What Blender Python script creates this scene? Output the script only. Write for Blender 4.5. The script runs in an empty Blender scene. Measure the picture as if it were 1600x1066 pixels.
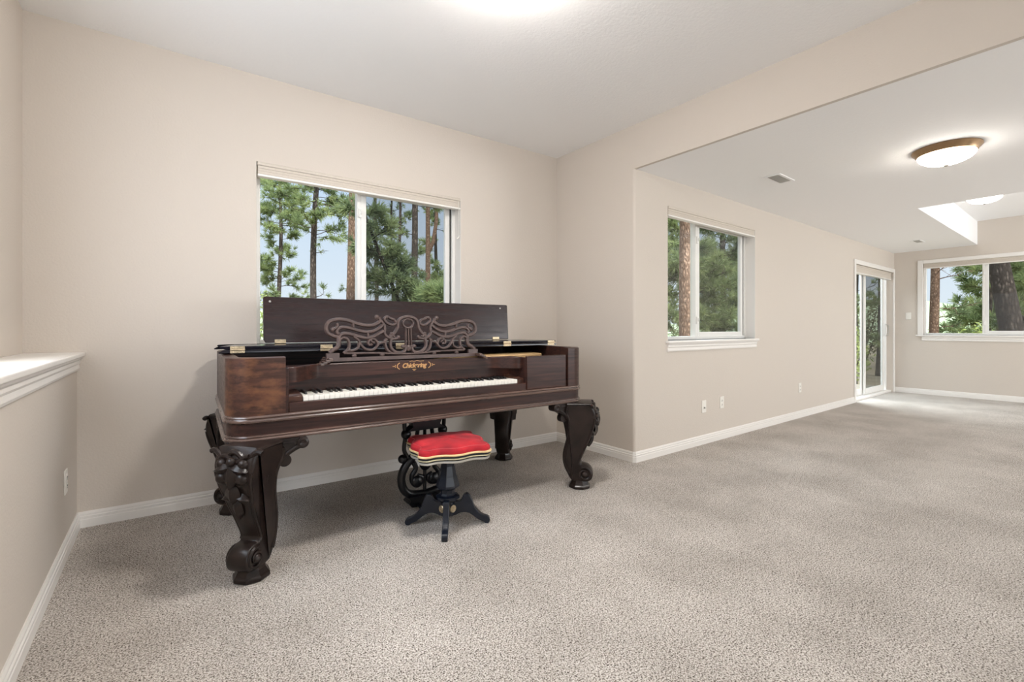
import bpy, bmesh, math, random
from mathutils import Vector, Matrix

# ------------------------------------------------------------------ camera
sc = bpy.context.scene
COL = sc.collection
R = math.radians
YAW = 0.9217
CAM_H = 1.09
cam_d = bpy.data.cameras.new('camera')
cam = bpy.data.objects.new('camera', cam_d); COL.objects.link(cam)
cam_d.sensor_width = 36.0
cam_d.lens = 36.0 * 714.9 / 1600.0
cam_d.shift_y = -19.3 / 1600.0
cam_d.clip_start = 0.05; cam_d.clip_end = 500
cam.location = (0, 0, CAM_H)
cam.rotation_euler = (R(90), 0, YAW - R(90))
sc.camera = cam

# ------------------------------------------------------------------ view
vs = sc.view_settings
vs.view_transform = 'Standard'
try: vs.look = 'None'
except Exception: pass
vs.gamma = 1.0
vs.use_curve_mapping = False
vs.exposure = 0.14
sc.cycles.max_bounces = 10
sc.cycles.diffuse_bounces = 6
sc.cycles.transparent_max_bounces = 16
sc.cycles.caustics_reflective = False
sc.cycles.caustics_refractive = False
sc.cycles.sample_clamp_indirect = 6.0

# ------------------------------------------------------------------ sky: pale overcast, brighter overhead
world = bpy.data.worlds.new('sky'); sc.world = world
world.use_nodes = True
nt = world.node_tree; nt.nodes.clear()
tc = nt.nodes.new('ShaderNodeTexCoord')
sep = nt.nodes.new('ShaderNodeSeparateXYZ')
nt.links.new(tc.outputs['Generated'], sep.inputs[0])
rmp = nt.nodes.new('ShaderNodeValToRGB')
rmp.color_ramp.elements[0].position = 0.0; rmp.color_ramp.elements[0].color = (0.80, 0.86, 0.94, 1)
rmp.color_ramp.elements[1].position = 0.36; rmp.color_ramp.elements[1].color = (0.56, 0.71, 0.95, 1)
e = rmp.color_ramp.elements.new(1.0); e.color = (0.85, 0.93, 1.0, 1)
nt.links.new(sep.outputs['Z'], rmp.inputs[0])
mr = nt.nodes.new('ShaderNodeMapRange')
mr.inputs['From Min'].default_value = 0.45; mr.inputs['From Max'].default_value = 1.0
mr.inputs['To Min'].default_value = 0.95; mr.inputs['To Max'].default_value = 6.5
nt.links.new(sep.outputs['Z'], mr.inputs['Value'])
bg = nt.nodes.new('ShaderNodeBackground')
nt.links.new(rmp.outputs['Color'], bg.inputs['Color'])
nt.links.new(mr.outputs['Result'], bg.inputs['Strength'])
wo = nt.nodes.new('ShaderNodeOutputWorld'); nt.links.new(bg.outputs[0], wo.inputs[0])

def light(name, kind, loc, energy, color, size=None, size_y=None, target=None, parent=None):
    d = bpy.data.lights.new(name, kind); d.energy = energy; d.color = color
    if kind == 'AREA':
        d.shape = 'RECTANGLE'; d.size = size; d.size_y = size_y or size
    elif kind in ('POINT', 'SPOT'):
        d.shadow_soft_size = size or 0.1
    elif kind == 'SUN':
        d.angle = size or 0.1
    o = bpy.data.objects.new(name, d); COL.objects.link(o)
    o.location = loc
    if target is not None:
        o.rotation_euler = (Vector(target) - Vector(loc)).to_track_quat('-Z', 'Y').to_euler()
    if parent: o.parent = parent
    return o

# hazy sun, high behind the house
light('sun', 'SUN', (0, -18, 20), 4.2, (1.0, 0.95, 0.86), size=R(8), target=(6, 0, 0))
# daylight entering through the window above the ledge, just left of the frame
light('daylight_left_window', 'AREA', (-0.66, 1.75, 1.62), 26, (0.84, 0.90, 1.0), 1.3, 1.15, target=(3.0, 1.55, 1.45))
# fill lamps added in the unseen rear windows, tilted up to lift the ceiling
light('rear_fill', 'AREA', (2.3, -4.42, 1.45), 58, (0.92, 0.96, 1.0), 3.4, 1.5, target=(2.3, 0.0, 3.4))
light('rear_fill_far', 'AREA', (7.6, -4.42, 1.45), 185, (0.94, 0.97, 1.0), 3.0, 1.5, target=(7.6, 0.0, 3.2))
# lamp added above the patio, out of view, to brighten the floor by the door
light('patio_door_fill', 'AREA', (9.0, 4.3, 3.3), 320, (0.92, 0.96, 1.0), 2.6, 1.6, target=(9.05, 1.9, 0.3))

# ------------------------------------------------------------------ dimensions
H, HL, HR = 2.7496, 2.393, 2.7595
XB, YC, XF = 3.0435, 2.3629, 10.0604
XO, YS = 6.4964, 1.2919
XW, XL = -0.59, -0.382
ANG = math.atan(-0.0401)
PV = Vector((math.cos(ANG), math.sin(ANG), 0)); QV = Vector((math.sin(ANG), -math.cos(ANG), 0))
OW = Vector((3.0732, 3.2873, 0))           # origin of the back-wall frame (p along the wall, q into the room)
def W(p, q, z=0.0): return OW + PV * p + QV * q + Vector((0, 0, z))
def yc(x): return YC - 0.0075 * (x - 3.0732)

# ------------------------------------------------------------------ mesh builder
class MB:
    def __init__(s): s.v = []; s.f = []; s.mi = []; s.cm = 0
    def add(s, vs_, fs_):
        b = len(s.v); s.v += [tuple(v) for v in vs_]
        s.f += [tuple(i + b for i in f) for f in fs_]; s.mi += [s.cm] * len(fs_)
    def box(s, x0, x1, y0, y1, z0, z1, m=None):
        vs_ = [(x, y, z) for x in (x0, x1) for y in (y0, y1) for z in (z0, z1)]
        if m: vs_ = [m @ Vector(v) for v in vs_]
        s.add(vs_, [(0, 1, 3, 2), (4, 6, 7, 5), (0, 4, 5, 1), (2, 3, 7, 6), (0, 2, 6, 4), (1, 5, 7, 3)])
    def prism(s, poly, fn, d0, d1):
        n = len(poly)
        vs_ = [fn(a, b, d0) for a, b in poly] + [fn(a, b, d1) for a, b in poly]
        fs_ = [tuple(range(n - 1, -1, -1)), tuple(range(n, 2 * n))]
        fs_ += [(i, (i + 1) % n, n + (i + 1) % n, n + i) for i in range(n)]
        s.add(vs_, fs_)
    def rings(s, rings, closed_ring=True, caps=True):
        m = len(rings[0]); vs_ = [v for r in rings for v in r]; fs_ = []
        for i in range(len(rings) - 1):
            for j in range(m if closed_ring else m - 1):
                k = (j + 1) % m
                fs_.append((i * m + j, i * m + k, (i + 1) * m + k, (i + 1) * m + j))
        if caps and closed_ring:
            fs_.append(tuple(range(m - 1, -1, -1))); fs_.append(tuple((len(rings) - 1) * m + j for j in range(m)))
        s.add(vs_, fs_)
    def loop(s, rings):
        m = len(rings[0]); n = len(rings); vs_ = [v for r in rings for v in r]; fs_ = []
        for i in range(n):
            for j in range(m):
                k = (j + 1) % m; i2 = (i + 1) % n
                fs_.append((i * m + j, i * m + k, i2 * m + k, i2 * m + j))
        s.add(vs_, fs_)
    def lathe(s, prof, c, n=24, m=None, a0=0.0):
        rg = []
        for r, z in prof:
            rg.append([Vector((c[0] + r * math.cos(a0 + 2 * math.pi * j / n), c[1] + r * math.sin(a0 + 2 * math.pi * j / n), c[2] + z)) for j in range(n)])
        if m: rg = [[m @ v for v in r] for r in rg]
        s.rings(rg)
    def tube(s, pts, rad, n=8, flat=1.0):
        pts = [Vector(p) for p in pts]; rg = []; up = Vector((0, 0, 1))
        prev = None
        for i, p in enumerate(pts):
            t = (pts[min(i + 1, len(pts) - 1)] - pts[max(i - 1, 0)])
            if t.length < 1e-9: t = Vector((0, 0, 1))
            t.normalize()
            if prev is None:
                a = up if abs(t.dot(up)) < 0.9 else Vector((1, 0, 0))
                u = t.cross(a).normalized()
            else:
                u = (prev - t * prev.dot(t)).normalized()
            prev = u; w = t.cross(u)
            r = rad[i] if isinstance(rad, (list, tuple)) else rad
            rg.append([p + (u * math.cos(2 * math.pi * j / n) + w * math.sin(2 * math.pi * j / n) * flat) * r for j in range(n)])
        s.rings(rg)
    def sphere(s, c, r, nu=12, nv=8, m=None):
        if not isinstance(r, (list, tuple)): r = (r, r, r)
        rg = []
        for i in range(nv + 1):
            t = math.pi * (i + 0.02 * (i == 0) - 0.02 * (i == nv)) / nv
            ring = []
            for j in range(nu):
                a = 2 * math.pi * j / nu
                v = Vector((r[0] * math.sin(t) * math.cos(a), r[1] * math.sin(t) * math.sin(a), r[2] * math.cos(t)))
                if m: v = m @ v
                ring.append(v + Vector(c))
            rg.append(ring)
        s.rings(rg)
    def stroke(s, pts, w, d, fn, sub=5, closed=False):
        """carved strap: smooth 2-D path, width w, depth d, rounded section; fn maps (a, b, depth)"""
        ps = smooth2(pts, sub, closed); n = len(ps); rg = []
        for i, (a, b) in enumerate(ps):
            p0 = ps[(i - 1) % n] if closed else ps[max(i - 1, 0)]
            p1 = ps[(i + 1) % n] if closed else ps[min(i + 1, n - 1)]
            tx, ty = p1[0] - p0[0], p1[1] - p0[1]; L = math.hypot(tx, ty) or 1
            nx, ny = -ty / L, tx / L
            ww = w(i / (n - 1)) if callable(w) else w
            sec = [(-.5, 0), (-.5, .55), (-.3, .92), (0, 1), (.3, .92), (.5, .55), (.5, 0)]
            rg.append([fn(a + nx * ww * k, b + ny * ww * k, d * h_) for k, h_ in sec])
        if closed: s.loop(rg)
        else: s.rings(rg)
    def build(s, name, mat, parent=None, smooth=True, bevel=0.0, angle=35, origin=None, seg=2):
        me = bpy.data.meshes.new(name)
        o_ = Vector(origin) if origin else Vector((0, 0, 0))
        me.from_pydata([Vector(v) - o_ for v in s.v], [], s.f)
        mats = mat if isinstance(mat, (list, tuple)) else [mat]
        for m in mats: me.materials.append(m)
        if len(mats) > 1:
            me.polygons.foreach_set('material_index', s.mi)
        bm = bmesh.new(); bm.from_mesh(me)
        bmesh.ops.recalc_face_normals(bm, faces=bm.faces); bm.to_mesh(me); bm.free()
        if smooth:
            me.polygons.foreach_set('use_smooth', [True] * len(me.polygons))
            me.set_sharp_from_angle(angle=R(angle))
        o = bpy.data.objects.new(name, me); COL.objects.link(o)
        o.location = o_
        if parent: o.parent = parent
        if bevel > 0:
            b = o.modifiers.new('bevel', 'BEVEL'); b.width = bevel; b.segments = seg; b.limit_method = 'ANGLE'; b.angle_limit = R(40)
        return o

def smooth2(pts, sub=5, closed=False):
    n = len(pts); out = []
    rng = range(n) if closed else range(n - 1)
    for i in rng:
        p0 = pts[(i - 1) % n] if (closed or i > 0) else pts[0]
        p1 = pts[i]; p2 = pts[(i + 1) % n]
        p3 = pts[(i + 2) % n] if (closed or i + 2 < n) else pts[n - 1]
        for k in range(sub):
            t = k / sub; t2 = t * t; t3 = t2 * t
            out.append(tuple(0.5 * ((2 * p1[c]) + (-p0[c] + p2[c]) * t + (2 * p0[c] - 5 * p1[c] + 4 * p2[c] - p3[c]) * t2 + (-p0[c] + 3 * p1[c] - 3 * p2[c] + p3[c]) * t3) for c in range(len(p1))))
    if not closed: out.append(tuple(pts[-1]))
    return out

def tag(o, label, cat, group=None, kind=None):
    o['label'] = label; o['category'] = cat
    if group: o['group'] = group
    if kind: o['kind'] = kind
    return o
def struct(o): o['kind'] = 'structure'; return o
def empty(name, loc, rz=0.0):
    o = bpy.data.objects.new(name, None); COL.objects.link(o)
    o.location = loc; o.rotation_euler = (0, 0, rz); o.empty_display_size = 0.1
    return o

# ------------------------------------------------------------------ materials
def new_mat(name):
    m = bpy.data.materials.new(name); m.use_nodes = True
    t = m.node_tree; p = t.nodes['Principled BSDF']
    return m, t, p
def N(t, kind, **kw):
    n = t.nodes.new('ShaderNode' + kind)
    for k, v in kw.items():
        if k in n.inputs: n.inputs[k].default_value = v
        else: setattr(n, k, v)
    return n
def ramp(t, stops):
    r = t.nodes.new('ShaderNodeValToRGB'); el = r.color_ramp.elements
    el[0].position, el[0].color = stops[0][0], (*stops[0][1], 1)
    el[1].position, el[1].color = stops[-1][0], (*stops[-1][1], 1)
    for p, c in stops[1:-1]:
        x = el.new(p); x.color = (*c, 1)
    return r
def plain(name, col, rough=0.5, metal=0.0, spec=0.5, coat=0.0, bump=None, vary=0.0, vscale=20.0):
    m, t, p = new_mat(name)
    p.inputs['Base Color'].default_value = (*col, 1); p.inputs['Roughness'].default_value = rough
    p.inputs['Metallic'].default_value = metal; p.inputs['Specular IOR Level'].default_value = spec
    p.inputs['Coat Weight'].default_value = coat
    tcn = N(t, 'TexCoord')
    if vary:
        nz = N(t, 'TexNoise', Scale=vscale, Detail=3.0)
        t.links.new(tcn.outputs['Object'], nz.inputs['Vector'])
        r = ramp(t, [(0.3, tuple(c * (1 - vary) for c in col)), (0.7, tuple(min(1, c * (1 + vary)) for c in col))])
        t.links.new(nz.outputs['Fac'], r.inputs[0]); t.links.new(r.outputs[0], p.inputs['Base Color'])
    if bump:
        nz = N(t, 'TexNoise', Scale=bump[0], Detail=2.0)
        t.links.new(tcn.outputs['Object'], nz.inputs['Vector'])
        b = N(t, 'Bump', Strength=bump[1], Distance=bump[2])
        t.links.new(nz.outputs['Fac'], b.inputs['Height']); t.links.new(b.outputs[0], p.inputs['Normal'])
    return m

M = {}
M['wall'] = plain('wall_paint', (0.615, 0.555, 0.492), 0.75, spec=0.25, bump=(95.0, 0.30, 0.0035))
M['ceiling'] = plain('ceiling_paint', (0.90, 0.895, 0.89), 0.85, spec=0.2, bump=(70.0, 0.32, 0.004))
M['trim'] = plain('trim_paint', (0.80, 0.77, 0.73), 0.38, spec=0.4)
M['vinyl'] = plain('white_vinyl', (0.82, 0.81, 0.78), 0.35, spec=0.4)
M['shade'] = plain('shade_fabric', (0.60, 0.54, 0.47), 0.8, spec=0.2, vary=0.04, vscale=60)
M['plate'] = plain('white_plastic', (0.80, 0.77, 0.71), 0.35)
M['slot'] = plain('dark_slot', (0.03, 0.03, 0.03), 0.6)
M['gasket'] = plain('dark_gasket', (0.03, 0.028, 0.026), 0.7)
M['bronze'] = plain('brushed_bronze', (0.34, 0.22, 0.12), 0.35, metal=0.75, vary=0.12)
M['nickel'] = plain('dull_nickel', (0.5, 0.48, 0.45), 0.35, metal=0.9)
M['brass'] = plain('old_brass', (0.52, 0.42, 0.28), 0.42, metal=0.8, vary=0.2, vscale=90)
M['gold_leaf'] = plain('gold_lettering', (0.50, 0.28, 0.115), 0.5, metal=0.2)
M['ivory'] = plain('ivory_key', (0.86, 0.83, 0.76), 0.3, vary=0.03, vscale=8)
M['ebony'] = plain('ebony_key', (0.012, 0.011, 0.011), 0.28, coat=0.3)
M['soundwood'] = plain('varnished_spruce', (0.56, 0.37, 0.18), 0.35, vary=0.12, vscale=9)
M['dark_inside'] = plain('dark_interior', (0.010, 0.010, 0.014), 0.7)
M['carved'] = plain('carved_ebonised_wood', (0.017, 0.0105, 0.0085), 0.34, spec=0.28, coat=0.05, vary=0.45, vscale=14)
M['lyre_black'] = plain('black_lacquer', (0.005, 0.005, 0.006), 0.28, spec=0.35)
M['fret'] = plain('dark_fretwork', (0.075, 0.047, 0.041), 0.42, vary=0.2, vscale=25)
M['stool_black'] = plain('sky_tinted_black_lacquer', (0.006, 0.009, 0.017), 0.30, spec=0.4, coat=0.12)  # black gloss; reflected daylight put in as a slight blue tint
M['gilt'] = plain('gilt_line', (0.80, 0.58, 0.30), 0.45, metal=0.2)
M['gilt_pale'] = plain('pale_gilt_line', (0.55, 0.50, 0.32), 0.45, metal=0.2)
M['gilt_silver'] = plain('silvered_line', (0.56, 0.53, 0.47), 0.4, metal=0.25)

def wood(name, dark, light_, red, rough=0.34, wear=None, sc_=(1.3, 14, 22)):
    m, t, p = new_mat(name)
    tcn = N(t, 'TexCoord'); mp = N(t, 'Mapping'); mp.inputs['Scale'].default_value = sc_
    t.links.new(tcn.outputs['Object'], mp.inputs[0])
    n1 = N(t, 'TexNoise', Scale=2.2, Detail=6.0, Roughness=0.65, Distortion=0.5)
    t.links.new(mp.outputs[0], n1.inputs['Vector'])
    r1 = ramp(t, [(0.3, dark), (0.55, light_), (0.75, red)])
    t.links.new(n1.outputs['Fac'], r1.inputs[0])
    out = r1.outputs[0]
    if wear:
        n2 = N(t, 'TexNoise', Scale=7.0, Detail=4.0, Roughness=0.6)
        mp2 = N(t, 'Mapping'); mp2.inputs['Scale'].default_value = (1.2, 1.2, 2.2)
        t.links.new(tcn.outputs['Object'], mp2.inputs[0]); t.links.new(mp2.outputs[0], n2.inputs['Vector'])
        r2 = ramp(t, [(0.48, (0, 0, 0)), (0.72, (1, 1, 1))]); t.links.new(n2.outputs['Fac'], r2.inputs[0])
        mx = N(t, 'MixRGB'); mx.inputs[2].default_value = (*wear, 1)
        t.links.new(r2.outputs[0], mx.inputs[0]); t.links.new(out, mx.inputs[1]); out = mx.outputs[0]
    t.links.new(out, p.inputs['Base Color'])
    p.inputs['Roughness'].default_value = rough
    p.inputs['Coat Weight'].default_value = 0.08; p.inputs['Coat Roughness'].default_value = 0.2
    p.inputs['Specular IOR Level'].default_value = 0.24
    rr = ramp(t, [(0.3, (rough + .12,) * 3), (0.7, (rough - .06,) * 3)])
    t.links.new(n1.outputs['Fac'], rr.inputs[0]); t.links.new(rr.outputs[0], p.inputs['Roughness'])
    b = N(t, 'Bump', Strength=0.08, Distance=0.002)
    t.links.new(n1.outputs['Fac'], b.inputs['Height']); t.links.new(b.outputs[0], p.inputs['Normal'])
    return m
M['rosewood'] = wood('rosewood', (0.016, 0.0085, 0.0075), (0.044, 0.019, 0.0145), (0.080, 0.027, 0.019))
M['rosewood_worn'] = wood('worn_rosewood', (0.024, 0.012, 0.009), (0.065, 0.027, 0.018), (0.10, 0.040, 0.022), wear=(0.16, 0.068, 0.032))
M['lidwood'] = wood('dark_lid', (0.014, 0.008, 0.008), (0.024, 0.011, 0.010), (0.040, 0.015, 0.012), rough=0.24)
M['lid_edge'] = plain('black_lid_edge', (0.009, 0.008, 0.012), 0.14, spec=0.32)
M['moulding'] = wood('moulding_wood', (0.05, 0.03, 0.024), (0.10, 0.06, 0.047), (0.15, 0.095, 0.075), rough=0.20)
M['moulding'].node_tree.nodes['Principled BSDF'].inputs['Specular IOR Level'].default_value = 0.55
M['moulding'].node_tree.nodes['Principled BSDF'].inputs['Coat Weight'].default_value = 0.35

# velvet
m, t, p = new_mat('red_velvet')
tcn = N(t, 'TexCoord'); nz = N(t, 'TexNoise', Scale=9.0, Detail=4.0)
t.links.new(tcn.outputs['Object'], nz.inputs['Vector'])
r = ramp(t, [(0.32, (0.24, 0.003, 0.010)), (0.55, (0.46, 0.008, 0.018)), (0.72, (0.62, 0.022, 0.032))])
t.links.new(nz.outputs['Fac'], r.inputs[0]); t.links.new(r.outputs[0], p.inputs['Base Color'])
p.inputs['Roughness'].default_value = 0.85
p.inputs['Sheen Weight'].default_value = 0.12; p.inputs['Sheen Tint'].default_value = (1, 0.45, 0.45, 1)
M['velvet'] = m

# speckled cut-pile carpet
m, t, p = new_mat('speckled_carpet')
tcn = N(t, 'TexCoord')
n1 = N(t, 'TexNoise', Scale=200.0, Detail=2.0, Roughness=0.6, Distortion=0.6); t.links.new(tcn.outputs['Object'], n1.inputs['Vector'])
r1 = ramp(t, [(0.34, (0.06, 0.046, 0.038)), (0.45, (0.37, 0.325, 0.285)), (0.54, (0.68, 0.635, 0.585)), (0.70, (0.85, 0.81, 0.77))])
t.links.new(n1.outputs['Fac'], r1.inputs[0])
n2 = N(t, 'TexNoise', Scale=2.1, Detail=3.0); t.links.new(tcn.outputs['Object'], n2.inputs['Vector'])
r2 = ramp(t, [(0.3, (0.76, 0.75, 0.74)), (0.7, (1.0, 1.0, 1.0))]); t.links.new(n2.outputs['Fac'], r2.inputs[0])
mx = N(t, 'MixRGB', blend_type='MULTIPLY'); mx.inputs[0].default_value = 1.0
t.links.new(r1.outputs[0], mx.inputs[1]); t.links.new(r2.outputs[0], mx.inputs[2])
t.links.new(mx.outputs[0], p.inputs['Base Color'])
p.inputs['Roughness'].default_value = 0.95; p.inputs['Specular IOR Level'].default_value = 0.1
b = N(t, 'Bump', Strength=0.5, Distance=0.008); t.links.new(n1.outputs['Fac'], b.inputs['Height']); t.links.new(b.outputs[0], p.inputs['Normal'])
M['carpet'] = m

def glass_mat(name, tint, refl=0.06):
    m = bpy.data.materials.new(name); m.use_nodes = True; t = m.node_tree; t.nodes.clear()
    tr = N(t, 'BsdfTransparent'); tr.inputs[0].default_value = (*tint, 1)
    gl = N(t, 'BsdfGlossy', Roughness=0.02); fr = N(t, 'Fresnel', IOR=1.35)
    mul = N(t, 'Math', operation='MULTIPLY'); mul.inputs[1].default_value = refl * 1.6
    t.links.new(fr.outputs[0], mul.inputs[0])
    mx = N(t, 'MixShader'); t.links.new(mul.outputs[0], mx.inputs[0]); t.links.new(tr.outputs[0], mx.inputs[1]); t.links.new(gl.outputs[0], mx.inputs[2])
    o = N(t, 'OutputMaterial'); t.links.new(mx.outputs[0], o.inputs[0]); return m
M['glass'] = glass_mat('window_glass', (0.96, 0.98, 0.97))
def screen_mat(name, k):
    m = bpy.data.materials.new(name); m.use_nodes = True; t = m.node_tree; t.nodes.clear()
    tr = N(t, 'BsdfTransparent'); df = N(t, 'BsdfDiffuse'); df.inputs[0].default_value = (0.035, 0.036, 0.032, 1)
    mx = N(t, 'MixShader'); mx.inputs[0].default_value = k
    t.links.new(tr.outputs[0], mx.inputs[1]); t.links.new(df.outputs[0], mx.inputs[2])
    o = N(t, 'OutputMaterial'); t.links.new(mx.outputs[0], o.inputs[0]); return m
M['screen'] = screen_mat('insect_screen', 0.22)
M['screen_door'] = screen_mat('door_screen', 0.42)

def emit_mat(name, col, s):
    m, t, p = new_mat(name)
    p.inputs['Base Color'].default_value = (0.9, 0.88, 0.84, 1); p.inputs['Roughness'].default_value = 0.3
    p.inputs['Emission Color'].default_value = (*col, 1); p.inputs['Emission Strength'].default_value = s
    return m
M['lamp_glass'] = emit_mat('lit_lamp_glass', (1.0, 0.94, 0.86), 34.0)
M['lamp_glass_far'] = emit_mat('lit_lamp_glass_far', (1.0, 0.94, 0.86), 9.0)
M['lamp_glass_main'] = emit_mat('lit_lamp_glass_main', (1.0, 0.955, 0.90), 135.0)

def bark(name, a, b_, c, scale=9.0):
    m, t, p = new_mat(name)
    tcn = N(t, 'TexCoord'); mp = N(t, 'Mapping'); mp.inputs['Scale'].default_value = (scale, scale, scale * 0.35)
    t.links.new(tcn.outputs['Object'], mp.inputs[0])
    v = N(t, 'TexVoronoi', Scale=2.0); t.links.new(mp.outputs[0], v.inputs['Vector'])
    nz = N(t, 'TexNoise', Scale=3.0, Detail=5.0); t.links.new(mp.outputs[0], nz.inputs['Vector'])
    ad = N(t, 'Math', operation='ADD'); t.links.new(v.outputs['Distance'], ad.inputs[0]); t.links.new(nz.outputs['Fac'], ad.inputs[1])
    hv = N(t, 'Math', operation='MULTIPLY'); hv.inputs[1].default_value = 0.6; t.links.new(ad.outputs[0], hv.inputs[0])
    r = ramp(t, [(0.3, c), (0.55, b_), (0.85, a)]); t.links.new(hv.outputs[0], r.inputs[0])
    r.color_ramp.elements[0].color = (*b_, 1); r.color_ramp.elements[1].color = (*a, 1)
    t.links.new(r.outputs[0], p.inputs['Base Color']); p.inputs['Roughness'].default_value = 0.95
    p.inputs['Specular IOR Level'].default_value = 0.1
    bu = N(t, 'Bump', Strength=0.8, Distance=0.05); t.links.new(hv.outputs[0], bu.inputs['Height']); t.links.new(bu.outputs[0], p.inputs['Normal'])
    return m
M['bark_red'] = bark('ponderosa_bark', (0.16, 0.10, 0.07), (0.48, 0.32, 0.23), (0.56, 0.40, 0.31), 15.0)
M['bark_grey'] = bark('grey_bark', (0.07, 0.055, 0.047), (0.24, 0.19, 0.16), (0.33, 0.27, 0.23))
M['bark_dark'] = bark('dark_bark', (0.03, 0.025, 0.022), (0.12, 0.092, 0.075), (0.17, 0.135, 0.11))
def leaf_mat(name, a, b_, c, scale=2.2):
    m = bpy.data.materials.new(name); m.use_nodes = True; t = m.node_tree; t.nodes.clear()
    tcn = N(t, 'TexCoord'); nz = N(t, 'TexNoise', Scale=scale, Detail=3.0); t.links.new(tcn.outputs['Object'], nz.inputs['Vector'])
    r = ramp(t, [(0.32, a), (0.5, b_), (0.68, c)]); t.links.new(nz.outputs['Fac'], r.inputs[0])
    df = N(t, 'BsdfDiffuse'); tl = N(t, 'BsdfTranslucent')
    t.links.new(r.outputs[0], df.inputs[0]); t.links.new(r.outputs[0], tl.inputs[0])
    mx = N(t, 'MixShader'); mx.inputs[0].default_value = 0.35
    t.links.new(df.outputs[0], mx.inputs[1]); t.links.new(tl.outputs[0], mx.inputs[2])
    o = N(t, 'OutputMaterial'); t.links.new(mx.outputs[0], o.inputs[0]); return m
M['needle'] = leaf_mat('pine_needles', (0.15, 0.19, 0.09), (0.27, 0.33, 0.15), (0.43, 0.48, 0.22))
M['needle_dark'] = leaf_mat('dark_pine_needles', (0.11, 0.14, 0.08), (0.20, 0.245, 0.125), (0.31, 0.355, 0.17))
M['shrub_leaf'] = leaf_mat('yellow_green_leaves', (0.20, 0.26, 0.08), (0.36, 0.42, 0.14), (0.50, 0.55, 0.24))
M['shrub_olive'] = leaf_mat('olive_leaves', (0.09, 0.09, 0.05), (0.16, 0.15, 0.08), (0.24, 0.22, 0.12))
M['ground'] = plain('needle_litter', (0.20, 0.155, 0.10), 0.95, vary=0.35, vscale=3.0)
M['hill'] = plain('distant_hills', (0.27, 0.32, 0.19), 0.95, vary=0.3, vscale=0.12)
M['patio'] = plain('patio_slab', (0.24, 0.20, 0.15), 0.9, vary=0.2, vscale=6)

# ------------------------------------------------------------------ room shell
def panel(name, a, b, z0, z1, thick, out, openings=(), mat=None):
    """wall from a to b (plan points), growing 'thick' towards plan vector out, with rectangular openings (s0,s1,za,zb)"""
    a = Vector((*a, 0)); b = Vector((*b, 0)); d = (b - a); L = d.length; d.normalize(); o = Vector((*out, 0)).normalized()
    ss = sorted({0.0, L} | {s for op in openings for s in op[:2]}); zs = sorted({z0, z1} | {z for op in openings for z in op[2:]})
    mb = MB()
    def hole(i, j):
        if i < 0 or j < 0 or i >= len(ss) - 1 or j >= len(zs) - 1: return True
        s = (ss[i] + ss[i + 1]) / 2; z = (zs[j] + zs[j + 1]) / 2
        return any(op[0] < s < op[1] and op[2] < z < op[3] for op in openings)
    P = lambda s, z, k: a + d * s + o * (thick * k) + Vector((0, 0, z))
    for i in range(len(ss) - 1):
        for j in range(len(zs) - 1):
            if hole(i, j): continue
            s0, s1, q0, q1 = ss[i], ss[i + 1], zs[j], zs[j + 1]
            for k in (0, 1):
                mb.add([P(s0, q0, k), P(s1, q0, k), P(s1, q1, k), P(s0, q1, k)], [(0, 1, 2, 3)])
            for (di, dj, e) in ((-1, 0, ((s0, q0), (s0, q1))), (1, 0, ((s1, q0), (s1, q1))), (0, -1, ((s0, q0), (s1, q0))), (0, 1, ((s0, q1), (s1, q1)))):
                if hole(i + di, j + dj):
                    (sa, za), (sb, zb) = e
                    mb.add([P(sa, za, 0), P(sb, zb, 0), P(sb, zb, 1), P(sa, za, 1)], [(0, 1, 2, 3)])
    # weld
    ob = mb.build(name, mat or M['wall'], smooth=False)
    bm = bmesh.new(); bm.from_mesh(ob.data); bmesh.ops.remove_doubles(bm, verts=bm.verts, dist=1e-5)
    bmesh.ops.recalc_face_normals(bm, faces=bm.faces); bm.to_mesh(ob.data); bm.free()
    return struct(ob)

TH = 0.24
# back wall (behind the piano), window 1
WA0, WA1, WAZ0, WAZ1 = -2.598, -1.087, 0.985, 2.185
pa, pb = W(-3.95, 0), W(0.3, 0)
panel('wall_back', pa[:2], pb[:2], 0, H + .1, TH, (-QV)[:2], [(WA0 + 3.95, WA1 + 3.95, WAZ0, WAZ1)])
RB = 0.022
panel('wall_corner', (XB, YC + RB), (XB, 3.6), 0, H + .1, 0.2, (1, 0))
mb = MB(); mb.lathe([(RB, 0), (RB, HL + .02)], (XB + RB, YC + RB, 0), 24); struct(mb.build('wall_corner_bead', M['wall']))
panel('wall_beam', (XB, -4.6), (XB, YC + RB + .001), HL, H + .1, 0.03, (1, 0))
# right wall with window 2 and the sliding door
cA = (XB + RB, yc(XB + RB)); cB = (XF + .2, yc(XF + .2))
Lx = math.hypot(cB[0] - cA[0], cB[1] - cA[1])
WC0, WC1, WCZ0, WCZ1 = 3.497, 5.075, 0.985, 2.165
D0, D1, DZ1 = 8.135, 9.985, 2.055
panel('wall_right', cA, cB, 0, HL + .05, 0.17, (0, 1), [(WC0 - cA[0], WC1 - cA[0], WCZ0, WCZ1), (D0 - cA[0], D1 - cA[0], -0.05, DZ1)])
# far wall with window 3
FY0, FY1, FZ0, FZ1 = 0.47, 1.935, 0.985, 2.172
panel('wall_far', (XF, 2.5), (XF, -4.6), 0, HR + .05, TH, (1, 0), [(2.5 - FY1, 2.5 - FY0, FZ0, FZ1)])
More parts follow.
